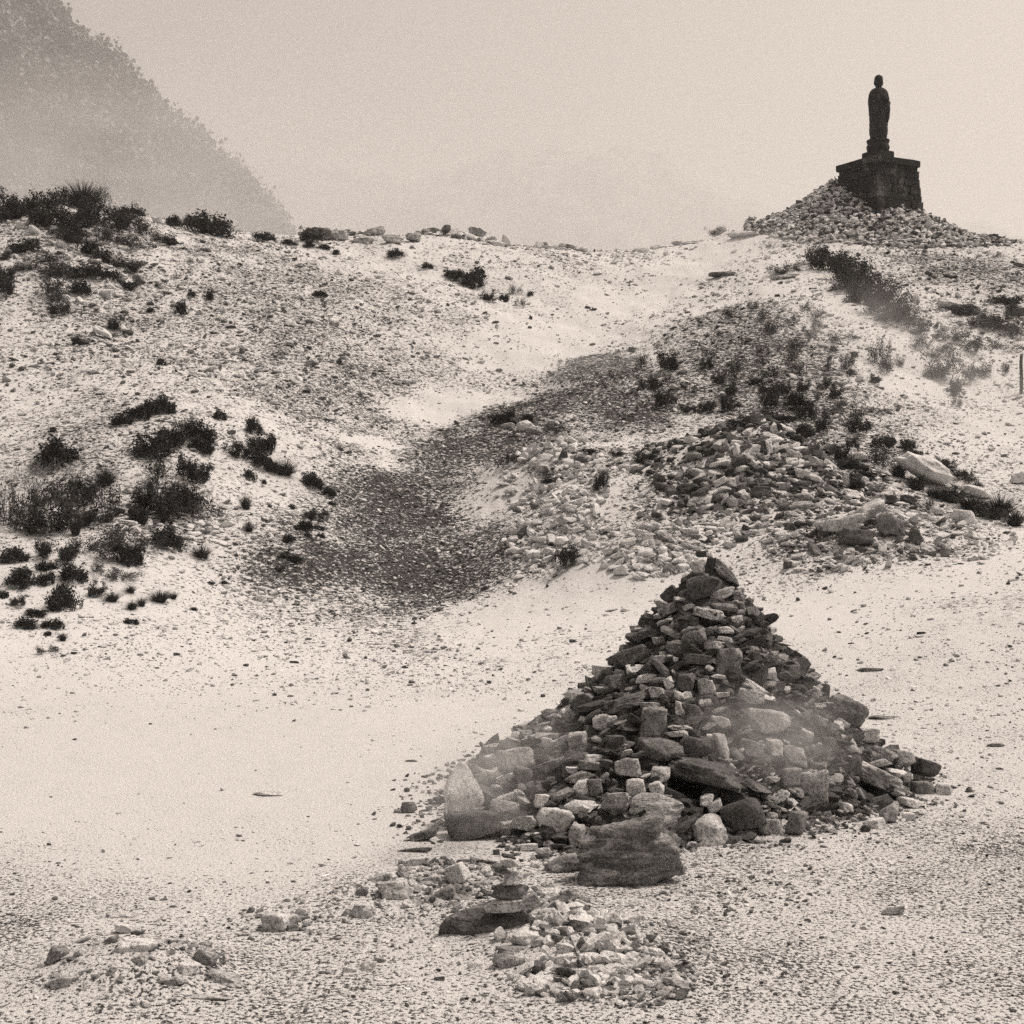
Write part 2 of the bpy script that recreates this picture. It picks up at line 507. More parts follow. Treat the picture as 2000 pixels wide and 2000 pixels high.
# wood on the mountain: leaf clumps
def wood():
    rg = np.random.default_rng(5)
    m, n = MX.shape
    N = 6000
    i = rg.integers(2, m // 2 + 6, N); j = rg.integers(20, n - 3, N)
    t = rg.random(N)
    X = MX[i, j] * (1 - t) + MX[i, j + 1] * t + rg.normal(0, 1, N)
    Y = MY[i, j] + rg.normal(0, 1, N); Z = MZ[i, j] * (1 - t) + MZ[i, j + 1] * t
    k = (np.abs(X) < 460) & (Z > -40)
    X, Y, Z = X[k], Y[k], Z[k]; N = len(X)
    L = 110
    r = 4.0 + 9.0 * rg.random(N) ** 2
    d = rg.normal(size=(N, L, 3)); d /= np.linalg.norm(d, axis=2)[..., None]
    d *= (rg.random((N, L)) ** .4)[..., None]
    c = np.stack([X, Y, Z + r * .9], 1)[:, None] + d * np.stack([r, r, r * 1.25], 1)[:, None]
    c = c.reshape(-1, 3)
    s = np.repeat(r, L) * rg.uniform(.06, .17, N * L)
    a = rg.normal(size=(len(c), 3)); a /= np.linalg.norm(a, axis=1)[:, None]
    b_ = np.cross(a, rg.normal(size=(len(c), 3))); b_ /= np.linalg.norm(b_, axis=1)[:, None]
    a *= s[:, None]; b_ *= s[:, None]
    V = np.stack([c - a, c + b_, c + a, c - b_], 1).reshape(-1, 3)
    Fq = np.arange(len(V)).reshape(-1, 4)
    link('mountain_wood', mesh_np('mountain_wood', V, Fq), WOOD, kind='stuff', cat='wood',
         label='misty wood covering the steep mountainside behind the ridge')
wood()
# ------------------------------------------------------------------ many small stones in one mesh (uncountable scree)
def stones_mesh(name, X, Y, Z, S, tone, sub=1, nproto=14, flat=(.35, .75), tilt=.35, seed=3, sink=.25):
    rg = np.random.default_rng(seed)
    Vs, Fs, Ts, off = [], [], [], 0
    pr = rg.integers(0, nproto, len(X))
    for p in range(nproto):
        V0, F0 = rock_shape(900 + p, sub, cuts=3, rough=.0 if sub == 1 else .04, dmin=.42, dmax=.62)
        if p == 0 and sub == 1: pass
        k = np.where(pr == p)[0]
        if not len(k): continue
        n = len(k)
        sc = np.stack([rg.uniform(.85, 1.65, n), rg.uniform(.6, 1.0, n), rg.uniform(*flat, n)], 1) * S[k, None] * .5
        V = V0[None] * sc[:, None]
        a = rg.uniform(0, 2 * math.pi, n); tx = rg.normal(0, tilt, n); ty = rg.normal(0, tilt, n)
        ca, sa = np.cos(a)[:, None], np.sin(a)[:, None]
        x, y, z = V[..., 0] * ca - V[..., 1] * sa, V[..., 0] * sa + V[..., 1] * ca, V[..., 2]
        c, s = np.cos(tx)[:, None], np.sin(tx)[:, None]
        y, z = y * c - z * s, y * s + z * c
        c, s = np.cos(ty)[:, None], np.sin(ty)[:, None]
        x, z = x * c + z * s, -x * s + z * c
        x = x + X[k, None]; y = y + Y[k, None]; z = z + (Z[k] + sc[:, 2] * (1 - 2 * sink))[:, None]
        nv = V.shape[1]
        Vs.append(np.stack([x, y, z], -1).reshape(-1, 3))
        Fs.append((F0[None] + (off + np.arange(n) * nv)[:, None, None]).reshape(-1, 3))
        Ts.append(np.repeat(tone[k], nv)); off += n * nv
    return mesh_np(name, np.concatenate(Vs), np.concatenate(Fs), tone=np.concatenate(Ts))

def scree():
    rg = np.random.default_rng(21)
    N = 420000
    lo, hi = 3.6, 50.0
    Y = lo * (hi / lo) ** (rg.random(N) ** .80)
    X = (rg.random(N) * 2 - 1) * .46 * Y
    d, p = masks(X, Y)
    patch = sstep(-.5, .7, fbm2(X * .6, Y * .6, 4, 91))
    near = 1 - sstep(8, 14, Y)
    dens = (.12 + .50 * patch + 1.0 * d) * (1 - .975 * p) * (1 - .55 * near)
    k = rg.random(N) < dens
    X, Y, d, p = X[k], Y[k], d[k], p[k]; N = len(X)
    spx = 2.3 * (1 - rg.random(N)) ** -.42
    spx = np.minimum(spx, 13)
    spx = np.where(d > .5, np.minimum(spx, 7.5), spx)
    S = spx * Y / F * (1 + .15 * d)
    S = np.where(Y < 12, S * .85, S)
    tone = np.where(rg.random(N) < .16 + .50 * d, rg.uniform(.07, .20, N), rg.uniform(.48, .82, N))
    me = stones_mesh('gravel', X, Y, H(X, Y), S, tone, seed=5, flat=(.25, .6), tilt=.28)
    link('gravel', me, PEB, kind='stuff', cat='gravel', label='loose angular gravel strewn over the pale ash slopes')
scree()

# ------------------------------------------------------------------ the tall cairn
CX, CY, CR = 1.13, 8.1, 1.0
_rz = np.array([0, .04, .10, .19, .29, .45, .64, .84, .99, 1.20, 1.40, 1.62, 2.2])
_zz = np.array([1.35, 1.32, 1.24, 1.13, 1.03, .82, .64, .47, .36, .24, .11, 0, -.3])
_ka = np.radians([0, 45, 90, 135, 180, 212, 240, 262, 285, 315, 340, 360])
_kk = np.array([.80, .88, 1.0, 1.0, .94, 1.07, 1.1, .86, .67, .65, .73, .80])
def cairn_k(th, r):
    k = np.interp(np.mod(th, 2 * math.pi), _ka, _kk)
    return 1.0 + (k - 1.0) * sstep(.25, 1.0, r)
def cairn_z(x, y):
    dx, dy = np.asarray(x, float) - CX, np.asarray(y, float) - CY
    r0 = np.sqrt(dx ** 2 + dy ** 2)
    r = r0 / cairn_k(np.arctan2(dy, dx), r0)
    return np.interp(r, _rz, _zz)
def surf(x, y):
    x = np.asarray(x, float); y = np.asarray(y, float)
    return np.maximum(H(x, y), cairn_z(x, y))
def hit_s(px, py, lo=3.0, hi=12.0):
    a, b = ray(px, py)
    Y = np.linspace(lo, hi, 700)
    z = surf(a * Y, Y)
    s = (CAM[2] + b * Y) - z
    k = np.argmax(s <= 0) if (s <= 0).any() else int(np.argmin(s))
    return np.array([a * Y[k], Y[k], float(z[k])])

def tword(t):
    return 'pale' if t > .42 else 'mid grey' if t > .2 else 'dark'
STONES = []   # every single stone: dict(obj, tone, shape, zone) for labelling
def stone(pos, w, d, h, tone, label=None, zone=None, seed=0, sub=3, roll=0, tip=0, spin=0, cuts=6, rough=.08,
          mat=None, strata=0.0, name='stone', group=None, dmin=.48, dmax=.72, shape=None, snap=False, taper=0):
    tone = min(.82, tone * 1.45) if tone > .28 else tone * 1.2
    V, Fc = rock_shape(seed, sub, cuts, rough, dmin, dmax, strata)
    if taper: V[:, :2] *= (1 - taper * sstep(-.2, 1.0, V[:, 2]))[:, None]
    V = V * np.array([w, d, h]) * .5
    V = V @ rotm(R(tip), R(roll), R(spin)).T
    zb = V[:, 2].min()
    if snap: pos = np.array([pos[0], pos[1], float(H(pos[0], pos[1])) - zb - (.38 if h < .35 * w else .12) * h])
    V[:, 2] -= zb
    me = mesh_np(name, V, Fc, tone=tone, smooth=sub >= 4)
    o = link(name, me, mat or ROCK, (pos[0], pos[1], pos[2] + zb), cat='stone', group=group)
    STONES.append(dict(o=o, label=label, zone=zone, tone=tone, px=1000 + F * pos[0] / pos[1], z=pos[2],
                       shape=shape or ('flat' if h < .5 * w else 'tall' if h > 1.15 * w else 'blocky'), w=w))
    return o

HER = []
def hero(px, py, w, h, tone, label, roll=0, dep=.8, sub=4, seed=None, group='stones of the tall cairn', push=.12, f=hit_s, base=False, Yf=None, **kw):
    if Yf is not None: p = np.array([0, Yf, 0])
    elif base: p = f(px, py + h * .46)
    else: p = f(px, py)
    if f is hit_s and p[1] > CY + .1 and py < 1560: p = np.array([0, CY - .06, 0])
    s = p[1] / F
    wm, hm = w * s, h * s
    dm_ = dep * (wm + hm) / 2
    q = ray(px, py)
    Yc = p[1] + push * dm_ * (Yf is None) + (.35 * dm_ if base else 0)
    pos = np.array([q[0] * Yc, Yc, CAM[2] + q[1] * Yc])
    sd_ = seed if seed is not None else int(px * 7 + py)
    o = stone(pos, wm, dm_, hm, tone, label, seed=sd_, sub=sub, roll=roll, tip=kw.pop('tip', -8), spin=kw.pop('spin', (sd_ % 5 - 2) * 5),
              group=group, snap=base and f is hit, **kw)
    if pos[1] < 12: HER.append((pos[0], pos[1], pos[2], (wm + hm) / 2))
    return o, pos, max(wm, hm)

HER_ = []     # positions of hero stones, so the packing leaves room
def c4(cx, cy, w, h, tone, label, roll=0, **kw):
    k = 1.932
    if kw.get('push') == 0: kw['base'] = True
    o, pos, s = hero(900 + cx / k, 1050 + cy / k, w / k, h / k, tone, label, roll, **kw)
T = 'the tall cairn'
c4(905, 62, 46, 26, .08, 'small dark chip crowning the very tip of the tall cairn')
c4(985, 128, 150, 62, .30, 'rough slab leaning down to the right at the summit of the tall cairn', 56, strata=.3)
c4(942, 112, 42, 80, .06, 'dark narrow stone wedged upright between the two summit stones', 10)
c4(900, 112, 76, 62, .42, 'pale broken block on the left of the cairn summit', -8)
c4(912, 198, 150, 104, .10, 'smooth dark boulder just under the summit stones of the tall cairn', -6, cuts=8, rough=.05, dmin=.7)
c4(800, 212, 92, 74, .10, 'dark wedge sloping down to the left beside the smooth summit boulder', -48)
c4(985, 214, 104, 52, .30, 'layered stone tucked right of the smooth dark summit boulder', -12, strata=.3)
c4(1042, 208, 40, 24, .35, 'small flat stone jutting right just below the summit slab')
c4(990, 264, 118, 36, .22, 'flat grey slab lying right of centre under the summit boulder', 4)
c4(1055, 262, 46, 54, .18, 'squarish dark stone on the right shoulder under the summit')
c4(860, 262, 60, 30, .35, 'small tilted stone under the smooth dark summit boulder', -18)
c4(935, 292, 130, 56, .40, 'long layered pale stone arched over the blocky face of the upper cairn', 16, strata=.4)
c4(795, 270, 90, 44, .20, 'flat stone on the upper left edge of the tall cairn', -22)
c4(885, 374, 122, 84, .24, 'blocky grey stone with a ragged pale top in the upper middle of the cairn', 0, cuts=9)
c4(992, 348, 84, 34, .55, 'pale flat stone right of the blocky upper stone', 2)
c4(1042, 316, 50, 46, .4, 'small grey cube on the upper right edge of the tall cairn', 0)
c4(1000, 388, 76, 34, .35, 'small flat grey stone beneath the pale flat one', 4)
c4(1004, 470, 116, 112, .22, 'big square dark block in the upper right face of the tall cairn', 4, cuts=7, dmin=.6)
c4(885, 455, 118, 46, .12, 'dark flat stone left of the big square block', 4)
c4(810, 412, 88, 54, .17, 'dark stone with a rounded top left of the upper middle', -6)
c4(1090, 424, 60, 48, .5, 'pale rounded stone at the right of the square block')
c4(1140, 358, 40, 30, .10, 'little black stone sticking out on the upper right outline', 0)
c4(640, 448, 190, 70, .15, 'long dark slab slanting along the upper left flank of the tall cairn', -26, strata=.3)
c4(700, 365, 120, 50, .16, 'dark slab above the long slanting slab on the left outline', -30)
c4(750, 462, 64, 36, .6, 'small pale stone on the long dark slanting slab', -12)
c4(692, 534, 92, 44, .62, 'pale flat stone on the left flank below the long dark slab', -6)
c4(785, 552, 48, 58, .72, 'small bright white wedge in the middle of the tall cairn', -20)
c4(812, 460, 24, 22, .74, 'tiny bright white chip in the upper face of the cairn')
c4(905, 456, 34, 18, .66, 'tiny pale sliver beside the dark flat upper stone')
c4(850, 545, 90, 70, .12, 'dark stone right of the small bright white wedge')
c4(1105, 568, 120, 40, .70, 'bright slab slanting down to the right below the square block', 34)
c4(1118, 545, 90, 34, .07, 'nearly black stone above the bright slanting slab', 24)
c4(1165, 515, 60, 56, .66, 'pale weathered stone on the right edge halfway up', 10)
c4(1225, 520, 60, 26, .66, 'thin pale flake on the right flank halfway up', 16)
c4(1245, 508, 70, 66, .14, 'dark block capping the right flank halfway up', 12)
c4(922, 572, 80, 84, .42, 'cracked pale boulder in the centre of the tall cairn', 0)
c4(975, 526, 70, 20, .66, 'thin pale slab under the big square block', 8)
c4(1092, 602, 130, 66, .30, 'grey slab leaning under the bright slanting one', 20)
c4(985, 592, 80, 26, .35, 'flat grey stone right of the cracked pale boulder')
c4(820, 598, 50, 40, .6, 'small pale stone left of the cracked boulder', 10)
c4(858, 596, 46, 36, .66, 'little white stone touching the cracked pale boulder', -15)
c4(620, 622, 200, 60, .13, 'very long dark slab across the left middle of the tall cairn', -14, strata=.35)
c4(590, 545, 100, 60, .14, 'dark block on the left outline above the very long slab', -10)
c4(540, 700, 92, 84, .50, 'pale lumpy boulder standing out on the left flank', 0, rough=.12)
c4(722, 702, 108, 142, .22, 'big upright grey block left of the cairn centre', 0, cuts=8, dmin=.6)
c4(712, 632, 96, 24, .40, 'flat capstone on the big upright grey block', 4)
c4(742, 588, 70, 50, .40, 'grey stone above the capped upright block', 5)
c4(828, 716, 110, 24, .66, 'thin pale slab, upper of the two stacked right of the upright block', -6)
c4(815, 740, 100, 26, .45, 'thin grey slab, lower of the two stacked right of the upright block', -6)
c4(826, 648, 46, 62, .45, 'upright pale stone standing above the two stacked thin slabs', 8)
c4(880, 660, 66, 70, .14, 'dark block right of the upright pale stone in the centre')
c4(985, 702, 90, 58, .50, 'rough pale stone in the centre right of the tall cairn', 10)
c4(988, 792, 52, 120, .48, 'curved tall pale stone in the lower centre of the cairn', -14)
c4(940, 760, 40, 46, .6, 'small pale stone left of the curved tall one')
c4(762, 806, 190, 100, .15, 'dark lump under the upright grey block', 12)
c4(872, 780, 110, 80, .11, 'black stone right of the dark lump in the lower centre', 20)
c4(378, 770, 90, 46, .45, 'pale stone slanting up on the lower left flank', -30)
c4(440, 776, 100, 86, .30, 'rough grey boulder on the lower left flank', 0, rough=.12)
c4(405, 665, 60, 44, .62, 'small pale cluster stone on the left outline', 0)
c4(460, 620, 110, 60, .2, 'dark stone high on the left outline', -24)
c4(232, 838, 180, 104, .30, 'large rounded stone veiled by steam at the left end of the tall cairn', -8, cuts=8, rough=.05)
c4(345, 858, 160, 46, .26, 'long slab pointing up to the right at the left foot of the cairn', -24, strata=.3)
c4(498, 832, 96, 34, .5, 'flat pale lid stone on the lower left of the cairn', 2)
c4(490, 862, 100, 44, .22, 'dark stone under the flat pale lid stone', 2)
c4(630, 872, 110, 82, .30, 'grey block with a square face low in the left half of the cairn', 4, cuts=8)
c4(890, 880, 370, 118, .11, 'longest dark slab running down to the right across the lower cairn', 17, strata=.4, cuts=10)
c4(750, 898, 104, 70, .32, 'rounded grey stone above the pale boulder of the foot', 0)
c4(655, 946, 84, 76, .52, 'pale round stone on the shoulder of the huge front boulder', -12)
c4(742, 950, 56, 64, .5, 'smooth pale pebble above the big grey foot boulder', -30, cuts=7, dmin=.7)
c4(505, 940, 66, 70, .2, 'dark stone beside the bright angular one at the left foot')
c4(305, 990, 56, 64, .74, 'bright white angular stone at the left foot of the tall cairn', 12)
c4(455, 952, 84, 70, .64, 'bright angular stone low on the left of the cairn', -30)
c4(420, 876, 50, 28, .6, 'small pale chip low on the left of the cairn')
c4(445, 905, 140, 40, .2, 'thin dark slab slanting up low on the left', -18)
c4(745, 1030, 230, 128, .38, 'big pale grey boulder resting behind the huge front boulder', 8, mat=SCHIST, cuts=9, dmin=.6, push=.1)
c4(632, 1196, 440, 262, .20, 'huge dark foliated boulder at the front foot of the tall cairn', -14, mat=SCHIST, cuts=7, sub=5, rough=.17, dmin=.58, dmax=.75, dep=.7, push=0, seed=83)
c4(1070, 1046, 190, 122, .09, 'dark egg shaped boulder in the right front foot of the cairn', -8, cuts=7, rough=.04, dmin=.75, push=0)
c4(962, 1014, 60, 48, .6, 'small pale round stone left of the dark egg shaped boulder', -20)
c4(925, 990, 60, 50, .42, 'grey stone above the small pale round one at the foot')
c4(940, 1112, 140, 128, .38, 'pale rough block under the dark egg shaped boulder', 0, rough=.12)
c4(1170, 1100, 120, 96, .34, 'rough grey block right of the dark egg shaped boulder', 0, rough=.12)
c4(1042, 958, 34, 46, .66, 'small white pointed stone above the dark egg shaped boulder')
c4(1252, 664, 64, 40, .66, 'white oval stone showing through the steam on the right flank', 22, cuts=6, dmin=.75)
c4(1150, 690, 190, 110, .30, 'broad rounded stone in the steam right of the cairn centre', 14, cuts=8, dmin=.65)
c4(1185, 800, 90, 96, .45, 'pale rounded stone in the steam on the right side', 0, cuts=8)
c4(1265, 830, 120, 80, .30, 'grey rounded stone low in the steam on the right side', 16, cuts=8)
c4(1100, 800, 100, 90, .26, 'grey stone just left of the steam on the right side', 0)
c4(1285, 748, 90, 60, .32, 'rounded stone higher in the steam near the right flank', 24, cuts=8)
c4(1345, 690, 90, 56, .3, 'slanting grey stone on the right flank beside the dark boulder', 34)
c4(1455, 658, 160, 108, .15, 'large dark boulder bulging from the right outline of the cairn', 28, cuts=8, dmin=.65)
c4(1378, 582, 40, 66, .16, 'thin upright stone on the right outline above the dark boulder', -6)
c4(1330, 580, 60, 60, .45, 'pale stone on the right outline above the dark boulder', 20)
c4(1432, 705, 80, 46, .35, 'smooth grey stone under the large dark right boulder', 20)
c4(1450, 775, 90, 60, .62, 'bright broken stone on the right flank', 24)
c4(1545, 745, 100, 56, .52, 'pale rough stone below the large dark right boulder', 10)
c4(1385, 790, 60, 80, .14, 'dark stone left of the bright broken one on the right flank')
c4(1560, 905, 250, 84, .30, 'log shaped slab slanting down at the right foot of the cairn', 26, strata=.35, cuts=9)
c4(1490, 865, 70, 80, .12, 'dark stone against the upper end of the log shaped slab')
c4(1572, 818, 190, 60, .28, 'long slab lying above the log shaped one', 20, strata=.3)
c4(1622, 892, 120, 50, .74, 'brightest white slab on the right foot of the cairn', 14)
c4(1670, 835, 90, 66, .3, 'grey stone above the brightest white slab', 10)
c4(1752, 868, 120, 74, .08, 'black stone at the far right foot of the cairn', 18)
c4(1740, 960, 110, 104, .22, 'square dark block near the right end of the cairn foot', 0, cuts=8)
c4(1828, 970, 74, 92, .5, 'pale block at the extreme right end of the cairn foot', 0, cuts=8)
c4(1620, 1040, 96, 84, .28, 'round grey stone under the log shaped slab', 0, cuts=8, push=0)
c4(1700, 1004, 110, 44, .5, 'flat pale stone left of the square dark end block', 6, push=0)
c4(1685, 1050, 60, 40, .58, 'small pale stone in front of the right foot', 0, push=0)
c4(1560, 1078, 90, 44, .5, 'flat pale stone at the front of the right foot', 0, push=0)
c4(1530, 1098, 46, 34, .08, 'little black stone lying alone in front of the right foot', 0, push=0)
c4(1455, 1025, 56, 54, .5, 'small pale stone between the grey block and the right foot', 0, push=0)
c4(1330, 950, 150, 150, .30, 'large rough grey boulder low on the right of the cairn', 0, rough=.12)
c4(1235, 905, 90, 90, .28, 'grey stone left of the large rough boulder', 0)
c4(1268, 1075, 80, 110, .22, 'upright dark stone beside the rough grey block of the foot', 8, push=0)
c4(355, 1070, 150, 110, .55, 'broad pale stone in the left front foot', 10)
c4(240, 1075, 110, 70, .40, 'pale stone between the dark base rocks and the broad pale one', -12)
c4(60, 1085, 230, 120, .10, 'dark weathered boulder at the foot of the standing stone', -10, push=0)
c4(165, 1030, 130, 90, .38, 'rounded stone right of the standing stone', 0)
c4(180, 1085, 120, 34, .30, 'layered flat stone low at the left foot', -4, push=0, strata=.4)
c4(8, 955, 170, 270, .46, 'tall pointed pale stone standing upright left of the tall cairn', 4, cuts=9, dmin=.62, push=0, name='standing_stone', sub=5, taper=.72)
c4(250, 1168, 90, 34, .66, 'small white oval stone in front of the left foot', -6, push=0)
c4(312, 1182, 60, 26, .6, 'small pale sliver in front of the left foot', -6, push=0)
c4(395, 1232, 160, 70, .26, 'low dark stone left of the huge front boulder', -12, push=0)
c4(435, 1120, 70, 100, .3, 'grey stone wedged left of the huge front boulder')

# packing: mid sized stones over the whole cone
rg = np.random.default_rng(12)
pack = [list(h) for h in HER]
auto, back = [], []
for t in range(9000):
    th = rg.uniform(0, 2 * math.pi); r = math.sqrt(rg.random()) * 1.45; r *= float(cairn_k(th, r))
    x, y = CX + r * math.cos(th), CY + r * math.sin(th)
    z = float(cairn_z(x, y))
    if z < .02: continue
    s = rg.uniform(.045, .15) * (1 - .25 * (z > .9))
    if any((x - a) ** 2 + (y - b_) ** 2 + (z - c_) ** 2 < (.46 * (s + q)) ** 2 for a, b_, c_, q in pack): continue
    pack.append([x, y, z, s])
    tone = rg.choice([.09, .14, .2, .3, .42, .62], p=[.22, .24, .22, .16, .1, .06])
    (auto if y < CY + .1 and len(auto) < 70 and s > .065 else back).append((x, y, z, s, float(tone)))
for i, (x, y, z, s, tone) in enumerate(auto):
    stone((x, y, z - .01), s * rg.uniform(1.1, 2.0), s * 1.1, s * rg.uniform(.26, .7), tone, zone='tall cairn', seed=2000 + i, sub=3,
          roll=rg.normal(0, 16), tip=rg.normal(-8, 10), spin=rg.uniform(0, 180), group='stones of the tall cairn')

# what is left: the packing stones of the heap, too many and too small to count
def loose():
    rg = np.random.default_rng(31)
    X, Y, Z, S, Tn = [], [], [], [], []
    def put(x, y, z, s, t):
        X.extend(np.atleast_1d(x)); Y.extend(np.atleast_1d(y)); Z.extend(np.atleast_1d(z)); S.extend(np.atleast_1d(s)); Tn.extend(np.atleast_1d(t))
    for x, y, z, s, t in back: put(x, y, z, s * 1.2, t)
    n = 8000
    th = rg.uniform(0, 2 * math.pi, n); r = rg.random(n) ** .62 * 1.62; r = r * cairn_k(th, r)
    x, y = CX + r * np.cos(th), CY + r * np.sin(th)
    k_ = cairn_z(x, y) > .03; x, y = x[k_], y[k_]; n = len(x)
    put(x, y, np.maximum(cairn_z(x, y) - .05, H(x, y)), rg.uniform(.025, .09, n), rg.choice([.06, .1, .16, .28, .5], n, p=[.3, .28, .22, .14, .06]))
    # inner body of the heap
    n = 3200
    th = rg.uniform(0, 2 * math.pi, n); r = rg.random(n) ** .6 * 1.5; r = r * cairn_k(th, r)
    x, y = CX + r * np.cos(th), CY + r * np.sin(th)
    k_ = cairn_z(x, y) > .08; x, y = x[k_], y[k_]; n = len(x)
    put(x, y, np.maximum(cairn_z(x, y) - .13, -.05), rg.uniform(.10, .2, n), rg.uniform(.05, .11, n))
    # pale pebbles in the right front foot
    h = hit_s(900 + 1210 / 1.932, 1050 + 985 / 1.932)
    n = 170; x = h[0] + rg.normal(0, .12, n); y = h[1] - .05 + rg.normal(0, .10, n)
    put(x, y, surf(x, y) + .01, rg.uniform(.018, .045, n), rg.choice([.12, .4, .6], n, p=[.25, .35, .4]))
    # skirt of chips round the foot
    n = 1700; th = rg.uniform(0, 2 * math.pi, n); r = 1.5 + np.abs(rg.normal(0, .16, n)); r = r * cairn_k(th, r)
    x, y = CX + r * np.cos(th), CY + r * np.sin(th)
    put(x, y, surf(x, y), rg.uniform(.012, .045, n), rg.choice([.1, .3, .58], n, p=[.4, .3, .3]))
    # mounds: (photo x, y, rx, ry, number, size in m, tones)
    for (px, py, rx, ry, n, s0, s1, tones) in MOUNDS:
        cx, cy, wx, wy, _ = blob(px, py, rx, ry, 1)
        a = rg.uniform(0, 2 * math.pi, n); q = rg.random(n) ** .5 * (1 + .12 * rg.normal(size=n))
        x, y = cx + wx * q * np.cos(a), cy + wy * q * np.sin(a)
        s = np.minimum(s0 * .75 * (1 - rg.random(n)) ** -.55, s1 * 1.25)
        put(x, y, H(x, y), s, rg.choice(tones, n) * rg.uniform(.8, 1.2, n))
    # the dark cone, all round
    n = 1700; a = rg.uniform(0, 2 * math.pi, n); t = rg.random(n) ** .6
    x, y = MND_B[0] + 1.9 * t * np.cos(a), MND_B[1] + .9 + 1.9 * t * np.sin(a)
    put(x, y, H(x, y), np.minimum(.05 * (1 - rg.random(n)) ** -.5, .2), rg.choice([.05, .08, .13, .25, .6, .8], n, p=[.27, .25, .18, .12, .09, .09]))
    # statue mound
    n = 6500; a = rg.uniform(0, 2 * math.pi, n); q = rg.random(n) ** .55 * 1.05
    x, y = SX + .1 + q * 4.1 * np.cos(a), SY - .1 + q * 3.3 * np.sin(a)
    put(x, y, H(x, y), rg.uniform(.07, .23, n), rg.choice([.07, .3, .65, .8], n, p=[.3, .2, .25, .25]))
    # scree on the flank of the little stack
    for (px, py, rx, ry, n, s0, s1, tones) in SMALLP:
        cx, cy, wx, wy, _ = blob(px, py, rx, ry, 1, 3)
        wy = min(wy, .6)
        a = rg.uniform(0, 2 * math.pi, n); q = rg.random(n) ** .5
        x, y = cx + wx * q * np.cos(a), cy + wy * q * np.sin(a)
        put(x, y, H(x, y), s0 + (s1 - s0) * rg.random(n) ** 2, rg.choice(tones, n) * rg.uniform(.8, 1.2, n))
    X, Y, Z, S, Tn = map(lambda t: np.array(t, float), (X, Y, Z, S, Tn))
    keep = np.ones(len(X), bool)          # nothing small lies in front of the stones that show
    for a, b_, c_, q in HER:
        if b_ < 12:
            keep &= ~((np.abs(X - a) < .50 * q) & (np.abs(Z - c_) < .50 * q) & (Y < b_ + .2 * q) & (Y > b_ - 1.2 * q))
    X, Y, Z, S, Tn = [t[keep] for t in (X, Y, Z, S, Tn)]
    me = stones_mesh('loose_rubble', X, Y, Z, S, Tn, sub=2, nproto=24, flat=(.22, .62), tilt=.42, seed=8)
    link('loose_rubble', me, ROCK, kind='stuff', cat='rubble', label='small broken stones heaped on the cairns and mounds')
PALES = [.82, .78, .74, .8, .6, .2, .8]
MIX = [.72, .66, .45, .18, .10, .6]
DRK = [.5, .2, .10, .08, .28, .7, .12]
MOUNDS = [
 (1065,905,85,40,420,.07,.17,PALES),(1130,940,120,40,380,.05,.15,PALES),(1085,1010,105,45,560,.06,.16,PALES),(1160,1070,120,30,260,.05,.13,PALES),
 (1290,1075,90,45,420,.06,.15,PALES),(1500,890,90,30,280,.08,.20,MIX),(1430,950,130,60,700,.06,.19,DRK),(1580,960,160,60,800,.05,.17,MIX),
 (1400,1030,170,40,420,.05,.13,MIX),(1680,1040,190,45,650,.05,.14,MIX),(1850,1040,110,40,340,.04,.12,PALES),(1300,1000,70,30,120,.05,.12,MIX),
 (1740,1080,150,16,200,.04,.11,MIX),(860+170,830,80,25,90,.08,.2,DRK),
 (690,455,110,14,70,.15,.35,MIX),(880,455,120,14,90,.15,.40,PALES),(1080,478,60,8,30,.15,.3,MIX),
 (120,500,180,70,240,.08,.25,PALES),(450,640,330,110,700,.05,.16,MIX),(150,720,170,60,420,.05,.15,MIX),
 (330,1000,140,60,460,.05,.14,PALES),(1480,690,190,110,600,.05,.15,MIX),(1850,620,130,70,300,.06,.2,MIX)]
SMALLP = [(1120,1850,140,70,520,.03,.085,[.8,.7,.8,.6,.15]),(1220,1900,140,50,420,.018,.055,[.6,.5,.4,.15]),(1075,1775,70,50,200,.03,.08,[.6,.5,.3,.12]),
 (1000,1800,110,40,300,.02,.07,[.6,.5,.3,.15]),(1180,1690,130,40,260,.012,.05,[.5,.3,.12]),(880,1730,130,50,380,.015,.065,[.55,.45,.3,.2]),(760,1760,140,40,220,.008,.03,[.5,.3,.15]),(560,1800,120,35,140,.008,.035,[.5,.3,.2]),
 (1300,1840,120,60,200,.01,.03,[.5,.3,.12]),(280,1850,150,50,260,.008,.035,[.5,.45,.3,.2]),(1400,1750,200,40,300,.008,.025,[.45,.2,.1])]
#@@PART3
# ------------------------------------------------------------------ single stones of the other heaps
def c5(cx, cy, w, h, tone, label, roll=0, **kw):
    k = 1.756
    kw.setdefault('group', 'stones round the little stack'); kw.setdefault('push', .1); kw.setdefault('base', True)
    return hero(400 + cx / k, 1550 + cy / k, w / k, h / k, tone, label, roll, **kw)
c5(700, 48, 58, 44, .16, 'dark round pebble lying alone on pale ash left of the standing stone', cuts=6, dmin=.75)
c5(742, 145, 130, 46, .12, 'dark rough rock at the extreme left foot of the tall cairn', -12, rough=.14, group='stones of the tall cairn')
c5(715, 196, 130, 18, .08, 'thin black sliver of slab lying below the extreme left foot', -3, group='stones of the tall cairn')
c5(715, 234, 112, 34, .42, 'low pale slab under the thin black sliver', -8)
c5(870, 276, 100, 82, .72, 'large bright white block left of the little stack', -12, cuts=8)
c5(820, 345, 100, 44, .22, 'dark slanting stone under the large bright white block', -26)
c5(655, 330, 110, 80, .36, 'low rough stone fading in mist left of the white block', -8, rough=.14)
c5(540, 338, 60, 30, .25, 'small dark bump of rock in the mist left of the rough stone', -20)
